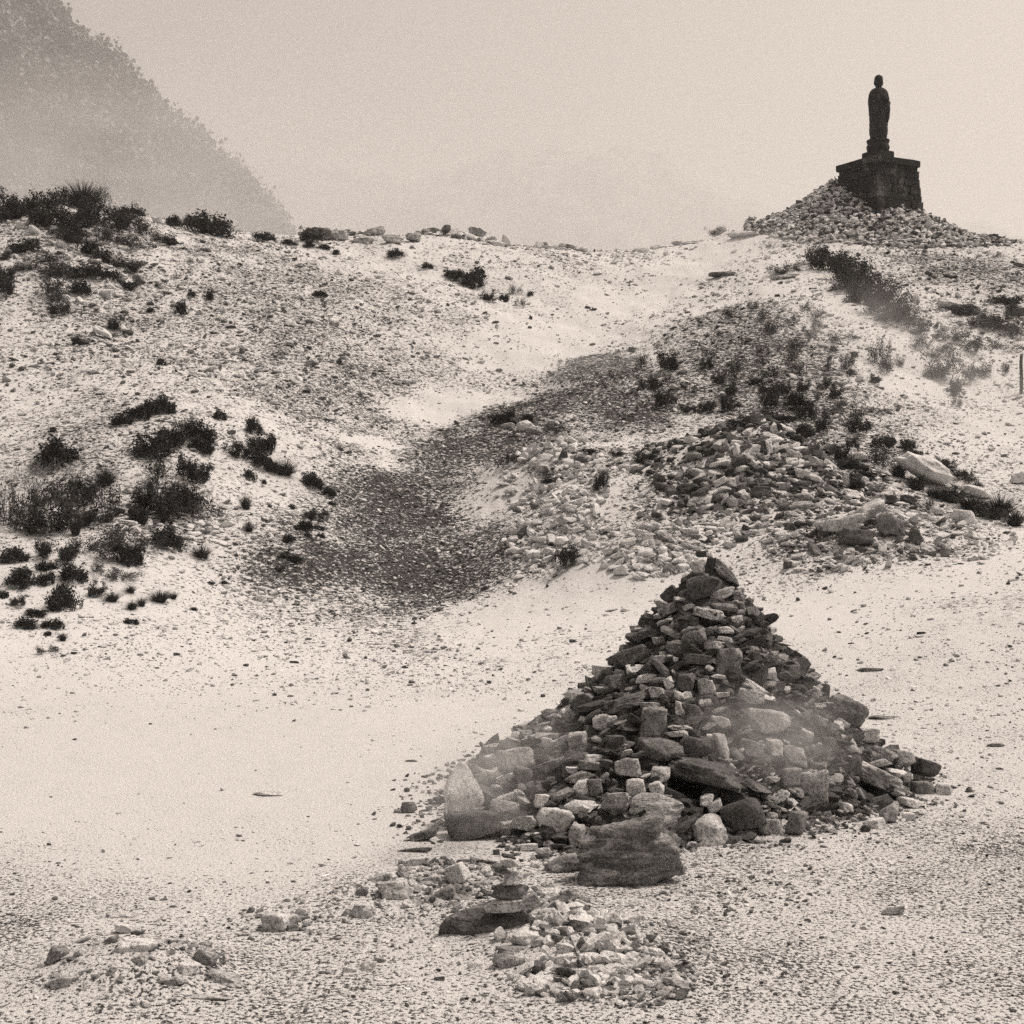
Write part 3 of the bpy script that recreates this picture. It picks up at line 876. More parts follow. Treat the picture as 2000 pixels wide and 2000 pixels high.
c5(600, 290, 90, 30, .3, 'thin grey rock in the mist above the small dark bump', -14)
c5(245, 440, 150, 76, .40, 'broken pale rock at the left end of the low stony line', -6, rough=.16)
c5(300, 462, 50, 26, .2, 'small dark stone beside the broken pale rock', -10)
c5(330, 405, 60, 40, .34, 'small grey rock above the broken pale one', 20)
c5(540, 400, 110, 60, .46, 'pale lump half buried in the low stony line', -8, rough=.14)
c5(562, 590, 60, 44, .62, 'pale cube shaped pebble, right of three on the open ash', 0, cuts=8)
c5(492, 604, 60, 22, .6, 'flat pale pebble, middle of three on the open ash')
c5(420, 614, 56, 18, .3, 'low grey pebble, left of three on the open ash')
c5(602, 572, 50, 20, .3, 'low grey chip just behind the pale cube shaped pebble', 10)
YS = hit(400 + 975 / 1.756, 1550 + 492 / 1.756)[1] + .05
c5(975, 462, 420, 210, .14, 'dark humped boulder carrying the little stack of stones', -4, cuts=12, rough=.12, dmin=.62, dmax=.8, sub=5, name='boulder', push=0, Yf=YS, mat=SCHIST, seed=31, taper=.3, dep=.6)
c5(1060, 374, 210, 46, .40, 'wide flat slab, bottom of the little stack', -4, cuts=9, Yf=YS - .02, tip=0)
c5(1112, 366, 70, 46, .26, 'dark wedge on the right of the wide bottom slab', -14, Yf=YS - .12, tip=0)
c5(1044, 330, 136, 56, .16, 'dark squared stone, second from the bottom of the little stack', 0, cuts=8, Yf=YS, tip=0)
c5(1066, 286, 112, 44, .42, 'tilted pale stone, third from the bottom of the little stack', -14, Yf=YS, tip=0)
c5(1020, 264, 64, 26, .12, 'small grey wedge steadying the tilted stone of the little stack', 10, Yf=YS - .02, tip=0)
c5(1046, 240, 84, 40, .5, 'pale angular stone near the top of the little stack', -8, Yf=YS, tip=0)
c5(1040, 214, 56, 18, .08, 'small dark flake on the very top of the little stack', 4, Yf=YS, tip=0)
c5(1102, 492, 110, 64, .70, 'bright white slab leaning below the right of the humped boulder', 6, cuts=8)
c5(1015, 486, 54, 54, .5, 'pale upright stone left of the leaning bright slab', -20)
c5(1080, 535, 190, 30, .26, 'dark ground slab under the leaning bright slab', 4)
c5(1213, 437, 90, 44, .72, 'bright oblong pebble at the top of the pale scree fan', 50)
c5(1285, 376, 50, 30, .64, 'pale pebble on the right of the low ridge behind the fan', 14)
c5(1325, 400, 56, 34, .12, 'dark pebble near the pale one behind the fan', 14)
c5(1245, 532, 80, 44, .66, 'bright pebble in the upper part of the pale scree fan', 4)
c5(1225, 570, 84, 40, .62, 'pale flat pebble in the middle of the scree fan', -4)
c5(1085, 620, 38, 24, .7, 'small bright pebble left of the scree fan')
c5(805, 635, 42, 20, .12, 'small dark pebble on the ash below the humped boulder')
c5(1330, 605, 60, 34, .62, 'pale pebble in the lower part of the scree fan', 10)
c5(1395, 622, 44, 34, .6, 'pale square pebble near the bottom of the scree fan')
c5(1445, 610, 70, 32, .6, 'pale oblong pebble on the right of the scree fan', 24)
c5(1295, 458, 90, 36, .12, 'dark flat stone on the upper right of the scree fan', 22)
c5(1470, 465, 44, 36, .45, 'grey pebble on the right slope above the scree fan')
c5(1550, 545, 90, 30, .5, 'flat pebble on the far right of the scree fan', 14)
c5(930, 590, 60, 36, .6, 'pale pebble beneath the left side of the humped boulder', -16)
c5(1040, 575, 120, 60, .32, 'broken grey lump at the left of the scree fan', 4)

# low outcrop, lower left
def c6(cx, cy, w, h, tone, label, roll=0, **kw):
    k = 3.22
    return hero(cx / k, 1700 + cy / k, w / k, h / k, tone, label, roll, group='rocks of the low outcrop', push=.2, cat='rock' if 0 else None, **kw) if 0 else \
        hero(cx / k, 1700 + cy / k, w / k, h / k, tone, label, roll, group='rocks of the low outcrop', push=.1, base=True, **kw)
c6(350, 540, 180, 120, .26, 'dark ragged rock at the left side of the low outcrop', -36, rough=.16)
c6(520, 440, 150, 40, .30, 'thin ridge of rock above the dark ragged one', -28, rough=.14)
c6(705, 440, 110, 52, .20, 'small dark rock on the left of the outcrop crest', -24, rough=.16)
c6(860, 395, 100, 44, .18, 'pointed dark rock on the outcrop crest', -20, rough=.16)
c6(790, 370, 150, 70, .58, 'pale rock bridging the two dark crest rocks', 4, rough=.1)
c6(860, 480, 300, 90, .52, 'broad pale slab in the middle of the low outcrop', 6, rough=.1, sub=5)
c6(780, 618, 110, 40, .66, 'white lens of rock in the front of the outcrop', 2)
c6(880, 570, 130, 90, .3, 'grey hollowed rock beside the white lens', -30, rough=.14)
c6(1300, 560, 160, 110, .24, 'dark fractured rock at the right end of the outcrop crest', 24, rough=.16)
c6(1170, 620, 170, 90, .5, 'pale rock left of the dark fractured one', 10, rough=.12)
c6(1410, 680, 300, 90, .30, 'long grey rock at the right foot of the outcrop', 8, rough=.16, sub=5)
c6(1100, 700, 220, 80, .32, 'grey broken rock low in the middle of the outcrop', -6, rough=.16)
c6(400, 700, 250, 90, .34, 'grey crumbling rock low on the left of the outcrop', -18, rough=.16)
c6(1330, 800, 300, 50, .36, 'lowest grey ledge at the right front of the outcrop', 4, rough=.16)
c6(780, 285, 230, 40, .42, 'faint flat rock lying behind the outcrop crest', 0, rough=.1)

# larger single stones on the mounds behind (photo x, y, w, h, tone)
def far_st(lst, ox, oy, k, group, **kw):
    for (cx, cy, w, h, tone, label, roll) in lst:
        hero(ox + cx / k, oy + cy / k, w / k, h / k, tone, label, roll, group=group, push=.1, base=True, f=hit, sub=4, rough=.2, **kw)
far_st([
 (1210,1250,190,80,.34,'broad slab jutting out like a roof on the right hand rubble mound',-24),
 (1060,1290,220,90,.40,'long weathered slab lying left of the jutting roof slab',-8),
 (1150,1345,180,110,.10,'dark rock in the hollow under the jutting roof slab',0),
 (1300,1300,150,110,.20,'grey boulder right of the jutting roof slab',10),
 (1655,1235,130,90,.50,'pale dome shaped boulder near the right end of the rubble',4),
 (1415,1320,50,110,.10,'narrow dark upright rock right of the grey boulder',0),
 (1300,1160,110,46,.10,'dark flat rock behind the jutting slab',10),
 (1120,1140,100,44,.60,'pale rounded stone on the right of the dark rubble cone',14),
 (545,1080,60,50,.66,'white round stone on the left face of the dark rubble cone',0),
 (495,1105,70,34,.62,'white sliver beside the white round stone',-30),
 (400,1150,130,50,.10,'dark slab at the left foot of the dark rubble cone',-18),
 (730,930,46,90,.60,'pale upright splinter at the summit of the rubble cone',8),
 (700,915,60,60,.12,'dark stone left of the pale summit splinter',-10),
 (800,910,70,30,.10,'dark flat stone right of the pale summit splinter',18),
 (620,945,100,40,.28,'grey slab low left of the summit splinter',-16),
 (660,965,70,40,.5,'pale stone under the grey slab by the summit',-10),
 (830,960,90,34,.55,'pale slab leaning right below the summit splinter',28),
 (770,960,30,50,.5,'small pale stone under the summit splinter',10),
 (590,995,90,40,.14,'dark stone on the upper left of the rubble cone',-22),
 (930,985,110,30,.14,'dark ledge on the right shoulder of the rubble cone',20),
 (890,1050,90,50,.5,'pale stone on the right face of the rubble cone',10),
 (690,1130,110,60,.12,'dark boulder in the lower middle of the rubble cone',6),
 (620,1165,60,50,.24,'round grey stone under the rubble cone',0),
 (800,1110,60,50,.3,'grey stone right of the dark middle boulder',0),
 (200,1235,70,40,.08,'black stone left of the rubble cone near the pale heap',10),
 (1390,1160,80,36,.1,'dark rock near the top right edge of the rubble',20),
 (1530,1210,60,36,.5,'pale stone between the dark rock and the dome boulder',0),
 (1560,1410,60,30,.2,'grey stone on the right tail of the rubble',10),
 (1700,1430,70,24,.3,'flat stone at the far right tail of the rubble',6)], 1200, 500, 2.415, 'stones of the right hand rubble')
far_st([
 (480,235,110,66,.56,'pale lumpy rock beside two dark shrubs above the heaps',-10),
 (700,285,40,30,.6,'small white stone right of the pale lumpy rock',0),
 (660,390,60,50,.62,'pale stone high on the small pale heap',-30),
 (735,360,70,50,.6,'pale block on the right of the small heap summit',10),
 (610,350,60,40,.5,'grey stone on the top of the small pale heap',-10),
 (480,405,60,50,.62,'bright stone at the left edge of the small heap',0),
 (690,410,50,60,.1,'dark stone in a gap of the small pale heap',20),
 (545,450,80,50,.5,'pale stone on the left slope of the small heap',-14),
 (570,540,80,34,.6,'pale flat stone below the small heap',0),
 (990,420,60,40,.6,'white stone left of the little dark shrub',-10),
 (1080,435,60,40,.64,'white stone touching the little dark shrub',-20),
 (790,415,80,34,.14,'dark flat stone right of the small heap',14),
 (915,585,60,30,.6,'white stone at the foot of the lone dark bush',-20),
 (440,690,50,24,.14,'dark chip on the left of the lower pale heap',20),
 (600,690,80,50,.55,'pale stone on the top of the lower pale heap',-24),
 (680,750,60,70,.4,'grey stone in the middle of the lower pale heap',0),
 (730,690,70,44,.58,'pale stone right of the lower heap top',24),
 (870,725,36,36,.06,'black cube shaped stone right of the lower pale heap',0),
 (640,640,70,40,.6,'pale stone at the back of the lower pale heap',-10),
 (1250,870,110,44,.60,'pale slab leaning on the front heap behind the cairn summit',34),
 (1150,850,80,40,.55,'pale flat stone on the front heap left of the leaning slab',-6),
 (1110,965,50,50,.6,'white round stone on the front heap',0),
 (1000,1020,90,50,.6,'pale stone at the foot of the front heap',-6),
 (935,930,70,40,.5,'grey stone at the left of the front heap',-20),
 (1380,900,110,30,.45,'flat stone at the right of the front heap',12),
 (700,800,60,50,.3,'grey stone under the lower pale heap',0)], 850, 750, 2.76, 'stones of the pale heaps')
far_st([
 (290,258,150,66,.14,'dark ragged rock leading the crags on the far crest',0),
 (395,272,100,44,.34,'pale rock just right of the ragged dark crag',0),
 (560,240,130,46,.30,'high crag on the far crest',-8),
 (510,295,120,36,.28,'dark footed crag under the high one',6),
 (650,288,110,46,.36,'pale blocky crag right of the high one',0),
 (740,284,70,40,.28,'grey crag between the pale blocky one and the smooth rise',10),
 (915,226,60,32,.24,'small dark knob on the smooth rise of the crest',0),
 (1040,268,90,42,.28,'grey crag right of the small dark knob',20),
 (1108,284,60,40,.3,'last crag on the right of the smooth rise',-10),
 (840,240,120,30,.5,'faint pale rock left of the small dark knob',-6),
 (970,240,70,30,.34,'low rock right of the small dark knob',10),
 (1360,287,46,30,.22,'small dark knob near the dip of the crest',-10),
 (1480,305,100,20,.26,'low dark ledge near the dip of the crest',8),
 (1390,320,90,22,.45,'pale ledge under the knob near the dip',6)], 500, 350, 2.415, 'crags along the far crest')
far_st([
 (1200,192,70,44,.52,'pale rock behind the domed shrub on the left crest',10),
 (400,200,60,50,.5,'pale rock among the dark shrubs of the left crest',0),
 (1000,265,90,36,.6,'white rock left of the domed shrub',10),
 (130,300,70,60,.56,'white rock under the shrubs at the left edge',0),
 (360,345,50,30,.55,'small white rock in the shrub slope of the left crest',0),
 (640,985,160,50,.62,'white rib of rock below the lone tuft on the left slope',24)], 0, 350, 3.22, 'rocks of the left crest')
far_st([
 (25,1075,60,44,.28,'rounded stone on the ridge left of the statue mound',0),
 (205,1080,56,50,.34,'pale stone at the left foot of the statue mound',0),
 (1330,1060,36,46,.62,'white upright stone on the mound right of the plinth',0),
 (1385,1065,50,34,.1,'dark stone right of the white upright one on the mound',0),
 (1435,1035,30,46,.2,'small pointed stone perched on the right shoulder of the mound',0),
 (1742,1170,60,28,.05,'black squared block beyond the right foot of the statue mound',4),
 (865,1090,44,60,.55,'pale stone in front of the plinth corner',0),
 (800,1085,60,40,.5,'pale stone left of the plinth corner on the mound',0),
 (625,870,40,30,.5,'pale stone high on the left shoulder of the mound',0),
 (520,915,50,34,.14,'dark stone on the left outline of the mound',0),
 (980,1045,50,34,.5,'small pale stone at the base of the plinth',0),
 (1480,1620,190,70,.62,'bright smooth rock shelf on the right slope under the mound',14),
 (1560,1640,190,50,.10,'dark stone standing in for shade in the undercut of the bright rock shelf',14),  # dark body takes the place of the shade under the shelf
 (1850,1580,140,44,.08,'dark rock band at the right edge below the mound',6),
 (1900,1660,120,60,.08,'black rock lump at the right edge',16),
 (1900,1350,70,26,.12,'small dark rock at the right edge under the mound tail',10)], 1400, 100, 3.22, 'stones near the statue mound')
far_st([
 (1150,950,110,50,.64,'white rock behind the bushes above the rubble mound',4),
 (1130,925,44,34,.66,'tiny white rock on top of the white rock above the mound',0),
 (1910,1050,90,60,.6,'pale rock at the right edge above the shrub line',0)], 1200, 500, 2.415, 'bright rocks of the right slope')
for a, b_, w_, h_, l_, r_ in [(1200 + 1470 / 2.415, 500 + 1040 / 2.415, 128, 46, 'long bright boulder lying behind the dark shrub line', 26),
                              (1200 + 1700 / 2.415, 500 + 1120 / 2.415, 66, 22, 'smaller bright boulder behind the shrub line', 22)]:
    hero(a, b_, w_, h_, .8, l_, r_, group='bright rocks of the right slope', f=hit, sub=5, rough=.10, base=True, cuts=22, dmin=.72, dmax=.9, dep=1.0)
hero(1415, 537, 68, 9, .16, 'low dark streak of rock on the pale saddle below the ridge', 0, group='rocks of the saddle', f=hit, sub=3, base=True)
for a, b_, w_, h_, l_ in [(1290, 478, 56, 14, 'pale ledge at the left of the saddle skyline'), (1345, 470, 80, 10, 'long pale ledge on the saddle skyline'),
                          (1450, 466, 70, 10, 'grey ledge on the saddle nearest the mound'), (1530, 545, 60, 8, 'thin grey rib of rock left of the dark shrub band')]:
    hero(a, b_, w_, h_, .4, l_, -4, group='rocks of the saddle', f=hit, sub=3, rough=.14, base=True)
for a, b_, w_, h_, t_, l_, r_ in [
 (1700, 1310, 60, 10, .14, 'small dark crack of rock on the plain right of the cairn', 4),
 (1725, 1403, 70, 9, .2, 'thin grey stone on the ash right of the large dark boulder', 3),
 (1945, 1456, 40, 8, .2, 'thin stone near the right edge of the plain', 0),
 (1745, 1785, 50, 12, .22, 'small grey stone on the gravel in the lower right', -14),
 (1390, 1425, 30, 8, .1, 'hidden dark chip in the cairn flank', 0),
 (803, 1485, 24, 7, .2, 'tiny grey pebble on bright ash above the dark round pebble', 5),
 (528, 1553, 70, 7, .45, 'faint flat stone on the bright ash left of the cairn', 2)]:
    if 'hidden' in l_: continue
    hero(a, b_, w_, h_, t_, l_, r_, group='stones lying alone on the plain', f=hit, sub=3, base=True)

loose()

# labels of the packed stones: tone, shape, height and side, then order from the left
ORD = ['first', 'second', 'third', 'fourth', 'fifth', 'sixth', 'seventh', 'eighth', 'ninth', 'tenth', 'eleventh', 'twelfth',
       'thirteenth', 'fourteenth', 'fifteenth', 'sixteenth', 'seventeenth', 'eighteenth', 'nineteenth', 'twentieth']
def number(groups):
    for lab, mem in groups.items():
        mem.sort(key=lambda q: q[0])
        for i, (_, o) in enumerate(mem):
            if len(mem) == 1: o['label'] = lab
            elif i == 0: o['label'] = 'leftmost ' + lab
            elif i == len(mem) - 1: o['label'] = 'rightmost ' + lab
            else: o['label'] = ORD[i] + ' from left, ' + lab
G = {}
for q in STONES:
    if q['label']: q['o']['label'] = q['label']; continue
    z = q['z']
    lev = 'near the top' if z > .95 else 'in the upper part' if z > .68 else 'halfway up' if z > .42 else 'in the lower part' if z > .2 else 'round the foot'
    sz = 'small' if q['w'] < .13 else 'middling'
    G.setdefault(f"{sz} {tword(q['tone'])} {q['shape']} stone {lev} of the tall cairn", []).append((q['px'], q['o']))
number(G)

# ------------------------------------------------------------------ statue and plinth
def loft(rings, seg=48, folds=0.0, fold_n=11, seed=0, power=2.3):
    """rings: (z, half width, half depth, cx, cy)"""
    n = len(rings); V = []
    for k, (z, a, b_, ox, oy) in enumerate(rings):
        for i in range(seg):
            t = 2 * math.pi * i / seg
            c, s = math.cos(t), math.sin(t)
            e = 2 / power
            x = a * math.copysign(abs(c) ** e, c); y = b_ * math.copysign(abs(s) ** e, s)
            m = 1 + folds * math.sin(fold_n * t + 1.3 * math.sin(z * 3 + seed)) 
            V.append((x * m + ox, y * m + oy, z))
    Fc = []
    for k in range(n - 1):
        for i in range(seg):
            j = (i + 1) % seg
            Fc.append((k * seg + i, k * seg + j, (k + 1) * seg + j, (k + 1) * seg + i))
    V = V + [(rings[0][3], rings[0][4], rings[0][0]), (rings[-1][3], rings[-1][4], rings[-1][0])]
    c0, c1 = n * seg, n * seg + 1
    T3 = [(c0, (i + 1) % seg, i) for i in range(seg)] + [(c1, (n - 1) * seg + i, (n - 1) * seg + (i + 1) % seg) for i in range(seg)]
    return V, Fc + T3
def smooth_rings(r, m=5):
    r = np.array(r, float); n = len(r)
    t = np.arange(n); tt = np.linspace(0, n - 1, (n - 1) * m + 1)
    return [tuple(np.interp(tt[i], t, r[:, k]) for k in range(r.shape[1])) for i in range(len(tt))]
def join_mesh(name, parts, smooth=True):
    V, Fc = [], []
    for v, f in parts:
        o = len(V); V += [tuple(p) for p in v]; Fc += [tuple(i + o for i in q) for q in f]
    me = bpy.data.meshes.new(name); me.from_pydata(V, [], Fc); me.update()
    for p in me.polygons: p.use_smooth = smooth
    return me

U = 1 / 196.6           # metres per pixel of the enlarged view
zb = CAM[2] + (950 - (100 + 1050 / 3.22)) / F * SY
def zc(cy): return (1050 - cy) * U
PLX, PLY = ray(1400 + 1012 / 3.22, 400)[0] * SY, SY
YAW = R(29)
plinth = link('plinth', None, None, (PLX, PLY, zb), label='dark masonry plinth with an overhanging capstone under the statue', cat='plinth')
plinth.rotation_euler = (0, 0, YAW)
def chunk(rg, x0, x1, y0, y1, z0, z1, j):
    v = []
    for z in (z0, z1):
        for x, y in ((x0, y0), (x1, y0), (x1, y1), (x0, y1)):
            v.append((x + rg.normal(0, j), y + rg.normal(0, j), z + rg.normal(0, j * .6)))
    return v, [(0, 3, 2, 1), (4, 5, 6, 7), (0, 1, 5, 4), (1, 2, 6, 5), (2, 3, 7, 6), (3, 0, 4, 7)]
rgm = np.random.default_rng(4)
parts = []
z0, z1 = -.45, zc(757)
def halfw(z):
    t = (z - 0) / (z1 - 0)
    return 1.0 + (.855 - 1.0) * t
hb, ht = halfw(z0) - .06, halfw(z1) - .06
parts.append(([(-hb, -hb, z0), (hb, -hb, z0), (hb, hb, z0), (-hb, hb, z0), (-ht, -ht, z1), (ht, -ht, z1), (ht, ht, z1), (-ht, ht, z1)],
              [(0, 3, 2, 1), (4, 5, 6, 7), (0, 1, 5, 4), (1, 2, 6, 5), (2, 3, 7, 6), (3, 0, 4, 7)]))
zc_ = z0; rows = []
while zc_ < z1 - .1:
    h = min(rgm.uniform(.20, .30), z1 - zc_ - .002); rows.append((zc_, zc_ + h)); zc_ += h
for (za, zb_) in rows:
    hw = halfw((za + zb_) / 2)
    for side in range(4):
        x = -hw
        while x < hw - .08:
            w = rgm.uniform(.22, .48); x2 = min(x + w, hw)
            if hw - x2 < .12: x2 = hw
            pr = rgm.uniform(-.012, .03)
            v, f = chunk(rgm, x + .012, x2 - .012, -hw - pr, -hw + .16, za + .01, zb_ - .01, .009)
            a = side * math.pi / 2
            v = [(p[0] * math.cos(a) - p[1] * math.sin(a), p[0] * math.sin(a) + p[1] * math.cos(a), p[2]) for p in v]
            parts.append((v, f)); x = x2
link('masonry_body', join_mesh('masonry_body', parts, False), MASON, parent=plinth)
def slab(name, w, za, zb_, bev=.02, mat=MASON, parent=plinth, jit=.0):
    bm = bmesh.new(); bmesh.ops.create_cube(bm, size=1)
    for v in bm.verts: v.co = Vector((v.co.x * w, v.co.y * w, (za + zb_) / 2 + v.co.z * (zb_ - za)))
    bmesh.ops.bevel(bm, geom=bm.edges[:], offset=bev, segments=2, affect='EDGES')
    bmesh.ops.subdivide_edges(bm, edges=[e for e in bm.edges if e.calc_length() > .3], cuts=5)
    for v in bm.verts:
        v.co.z += jit * float(noise3(np.array([v.co.x * 3]), np.array([v.co.y * 3]), np.array([v.co.z * 3]), 5)[0])
        v.co.x += jit * float(noise3(np.array([v.co.x * 3 + 9]), np.array([v.co.y * 3]), np.array([v.co.z * 3]), 6)[0])
    me = bpy.data.meshes.new(name); bm.to_mesh(me); bm.free()
    return link(name, me, mat, parent=parent)
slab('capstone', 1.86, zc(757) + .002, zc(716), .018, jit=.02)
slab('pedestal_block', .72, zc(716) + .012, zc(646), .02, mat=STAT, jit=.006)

statue = link('robed_statue', None, None, (PLX, PLY, zb + zc(646) + .014), cat='statue',
              label='dark stone statue of a standing robed figure on the tall plinth above the rubble mound')
statue.rotation_euler = (0, 0, R(12))
zo = zc(646)
def zs(cy): return zc(cy) - zo
lot = [(0, .30, .30), (.01, .33, .33), (zs(632), .34, .34), (zs(622), .355, .355), (zs(612), .35, .35), (zs(604), .325, .325), (zs(598), .32, .32),
       (zs(590), .335, .335), (zs(580), .352, .352), (zs(575), .355, .355), (zs(571), .31, .31)]
link('lotus_base', join_mesh('lotus_base', [loft(smooth_rings([(a, b_, c_, 0, 0) for a, b_, c_ in lot], 3), 96, .03, 14, power=2.0)]), STAT, parent=statue)
body = [(571, .262, .22), (555, .262, .225), (543, .262, .225), (538, .275, .235), (525, .290, .24), (505, .282, .24), (480, .286, .24), (450, .280, .235),
        (420, .290, .24), (400, .300, .245), (370, .308, .25), (345, .322, .26), (325, .328, .265), (305, .318, .255), (285, .300, .24), (270, .270, .215),
        (260, .225, .185), (252, .160, .145), (247, .105, .11), (243, .09, .10), (238, .098, .11), (230, .118, .135), (218, .130, .15), (205, .132, .155), (192, .130, .15),
        (182, .122, .135), (176, .100, .11), (172, .068, .07), (170, .02, .02)]
rings = smooth_rings([(zs(c), a, b_, (.012 if c > 245 else 0), (-.02 if 245 > c > 175 else 0)) for c, a, b_ in body], 4)
parts = [loft([(z, a * (1 + (.02 * math.sin(z * 38) if z < zs(395) else 0)), b_, x, y) for z, a, b_, x, y in rings if z < zs(248)], 96, .028, 13, power=2.25),
         loft([r for r in rings if r[0] >= zs(253)], 48, 0, power=2.0)]
def tube(p, rad, seg=16, folds=.05):
    V, Fc = [], []
    for k, (q, r_) in enumerate(zip(p, rad)):
        q = Vector(q)
        d = (Vector(p[min(k + 1, len(p) - 1)]) - Vector(p[max(k - 1, 0)])).normalized()
        u = d.orthogonal().normalized(); w = d.cross(u)
        for i in range(seg):
            t = 2 * math.pi * i / seg
            m = r_ * (1 + folds * math.sin(3 * t + k))
            V.append(q + u * math.cos(t) * m + w * math.sin(t) * m)
    for k in range(len(p) - 1):
        for i in range(seg):
            j = (i + 1) % seg; Fc.append((k * seg + i, k * seg + j, (k + 1) * seg + j, (k + 1) * seg + i))
    Fc.append(tuple(range(seg - 1, -1, -1))); Fc.append(tuple((len(p) - 1) * seg + i for i in range(seg)))
    return V, Fc
for sx in (-1, 1):   # sleeves bent to the chest, hanging hem, hands, ears
    parts.append(tube([(sx * .22, -.02, zs(285)), (sx * .275, -.05, zs(320)), (sx * .27, -.12, zs(345)), (sx * .15, -.25, zs(335)), (sx * .07, -.29, zs(325))],
                      [.075, .085, .09, .07, .045]))
    parts.append(tube([(sx * .22, -.18, zs(340)), (sx * .235, -.19, zs(390)), (sx * .23, -.19, zs(440)), (sx * .22, -.18, zs(470))], [.08, .075, .06, .03]))
    parts.append(tube([(sx * .05, -.28, zs(330)), (sx * .025, -.31, zs(318)), (sx * .01, -.32, zs(305))], [.04, .038, .02], 12, 0))
    parts.append(tube([(sx * .128, -.01, zs(206)), (sx * .137, -.015, zs(214)), (sx * .138, -.015, zs(224)), (sx * .13, -.015, zs(233))], [.02, .026, .022, .012], 10, 0))
parts.append(tube([(0, -.155, zs(205)), (0, -.185, zs(213)), (0, -.195, zs(217)), (0, -.165, zs(220))], [.012, .018, .022, .012], 10, 0))
parts.append(tube([(-.035, -.165, zs(227)), (0, -.175, zs(228)), (.035, -.165, zs(227))], [.008, .012, .008], 8, 0))
for sx in (-1, 1): parts.append(tube([(sx * .085, -.145, zs(207)), (sx * .05, -.168, zs(206)), (sx * .02, -.165, zs(208))], [.008, .013, .006], 8, 0))
parts.append(loft([(zs(176), .075, .08, 0, 0), (zs(172), .07, .075, 0, 0), (zs(168), .045, .05, 0, 0), (zs(166), .015, .015, 0, 0)], 24))
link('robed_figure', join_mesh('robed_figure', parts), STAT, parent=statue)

# thin post at the right edge
_p = hit(1994, 770)
me = join_mesh('post', [tube([(0, 0, -.15), (.01, 0, .3), (0, .01, .62), (.012, .01, .80)], [.036, .034, .033, .030], 10, .04)])
link('wooden_post', me, TWIG_D, _p, label='short dark post standing at the right edge of the misty slope', cat='post')
#@@PART4
# ------------------------------------------------------------------ plants (unit size, scaled per plant)
def blades(rg, n, spread, h, w, curve=.4, seg=3, r0=.25, dome=0.0, up=1.0):
    V, Fc = [], []
    for i in range(n):
        a = rg.uniform(0, 2 * math.pi); r = math.sqrt(rg.random()) * r0
        x, y = r * math.cos(a), r * math.sin(a)
        zz = dome * max(0, 1 - (r / max(r0, 1e-6)) ** 2) ** .5
        lean = (r / r0 * .8 + rg.normal(0, .25)) * spread
        da = a + rg.normal(0, .5)
        L = h * rg.uniform(.55, 1.1)
        px = -math.sin(da + rg.normal(0, .8)); py = math.cos(da)
        base = len(V)
        p = np.array([x, y, zz * .7]); d = np.array([math.cos(da) * lean, math.sin(da) * lean, up]); d /= np.linalg.norm(d)
        for k in range(seg + 1):
            ww = w * (1 - k / seg) * .5 + w * .06
            V.append((p[0] + px * ww, p[1] + py * ww, p[2])); V.append((p[0] - px * ww, p[1] - py * ww, p[2]))
            p = p + d * L / seg
            d = d + np.array([math.cos(da) * curve * .3, math.sin(da) * curve * .3, -curve * .35]); d /= np.linalg.norm(d)
        for k in range(seg):
            b_ = base + 2 * k; Fc.append((b_, b_ + 1, b_ + 3, b_ + 2))
    return V, Fc
def leaves(rg, C, n, s, spread):
    c = C[rg.integers(0, len(C), n)] + rg.normal(size=(n, 3)) * spread
    a = rg.normal(size=(n, 3)); a /= np.linalg.norm(a, axis=1)[:, None]
    b_ = np.cross(a, rg.normal(size=(n, 3))); b_ /= np.linalg.norm(b_, axis=1)[:, None]
    s_ = s * rg.uniform(.6, 1.4, n)
    a = a * s_[:, None]; b_ = b_ * s_[:, None] * .45
    V = np.stack([c - a, c + b_, c + a, c - b_], 1).reshape(-1, 3)
    V[:, 2] = np.maximum(V[:, 2], -.05)
    return [tuple(v) for v in V], [tuple(q) for q in np.arange(len(V)).reshape(-1, 4)]
def branches(rg, nstem, depth, length, rad, spread, bend=.35):
    out, tips = [], []
    def grow(p, d, L, r_, k):
        pts, rs = [p], [r_]
        for s in range(3):
            d = d + rg.normal(size=3) * bend * .5; d[2] += .05; d /= np.linalg.norm(d)
            p = p + d * L / 3; pts.append(p); rs.append(r_ * (1 - .25 * (s + 1)))
        V, Fc = tube([tuple(q) for q in pts], rs, 3, 0); out.append(([tuple(v) for v in V], Fc[:-2]))
        tips.append(p); tips.append((pts[2] + p) / 2)
        if k:
            for _ in range(rg.integers(2, 4)):
                dd = d + rg.normal(size=3) * spread; dd /= np.linalg.norm(dd); dd[2] = abs(dd[2]) * .8 + .1
                grow(pts[rg.integers(1, 4)], dd, L * rg.uniform(.55, .8), r_ * .6, k - 1)
    for _ in range(nstem):
        a = rg.uniform(0, 2 * math.pi); q = rg.random() ** .5
        d = np.array([math.cos(a) * q * 1.1, math.sin(a) * q * 1.1, .75]); d /= np.linalg.norm(d)
        grow(np.array([math.cos(a) * q * .12, math.sin(a) * q * .12, -.03]), d, length, rad, depth)
    return out, np.array(tips)
def fit(me):
    """scale the mesh to one unit wide, one unit high"""
    n = len(me.vertices); co = np.empty(n * 3, np.float32); me.vertices.foreach_get('co', co); co = co.reshape(-1, 3)
    return co
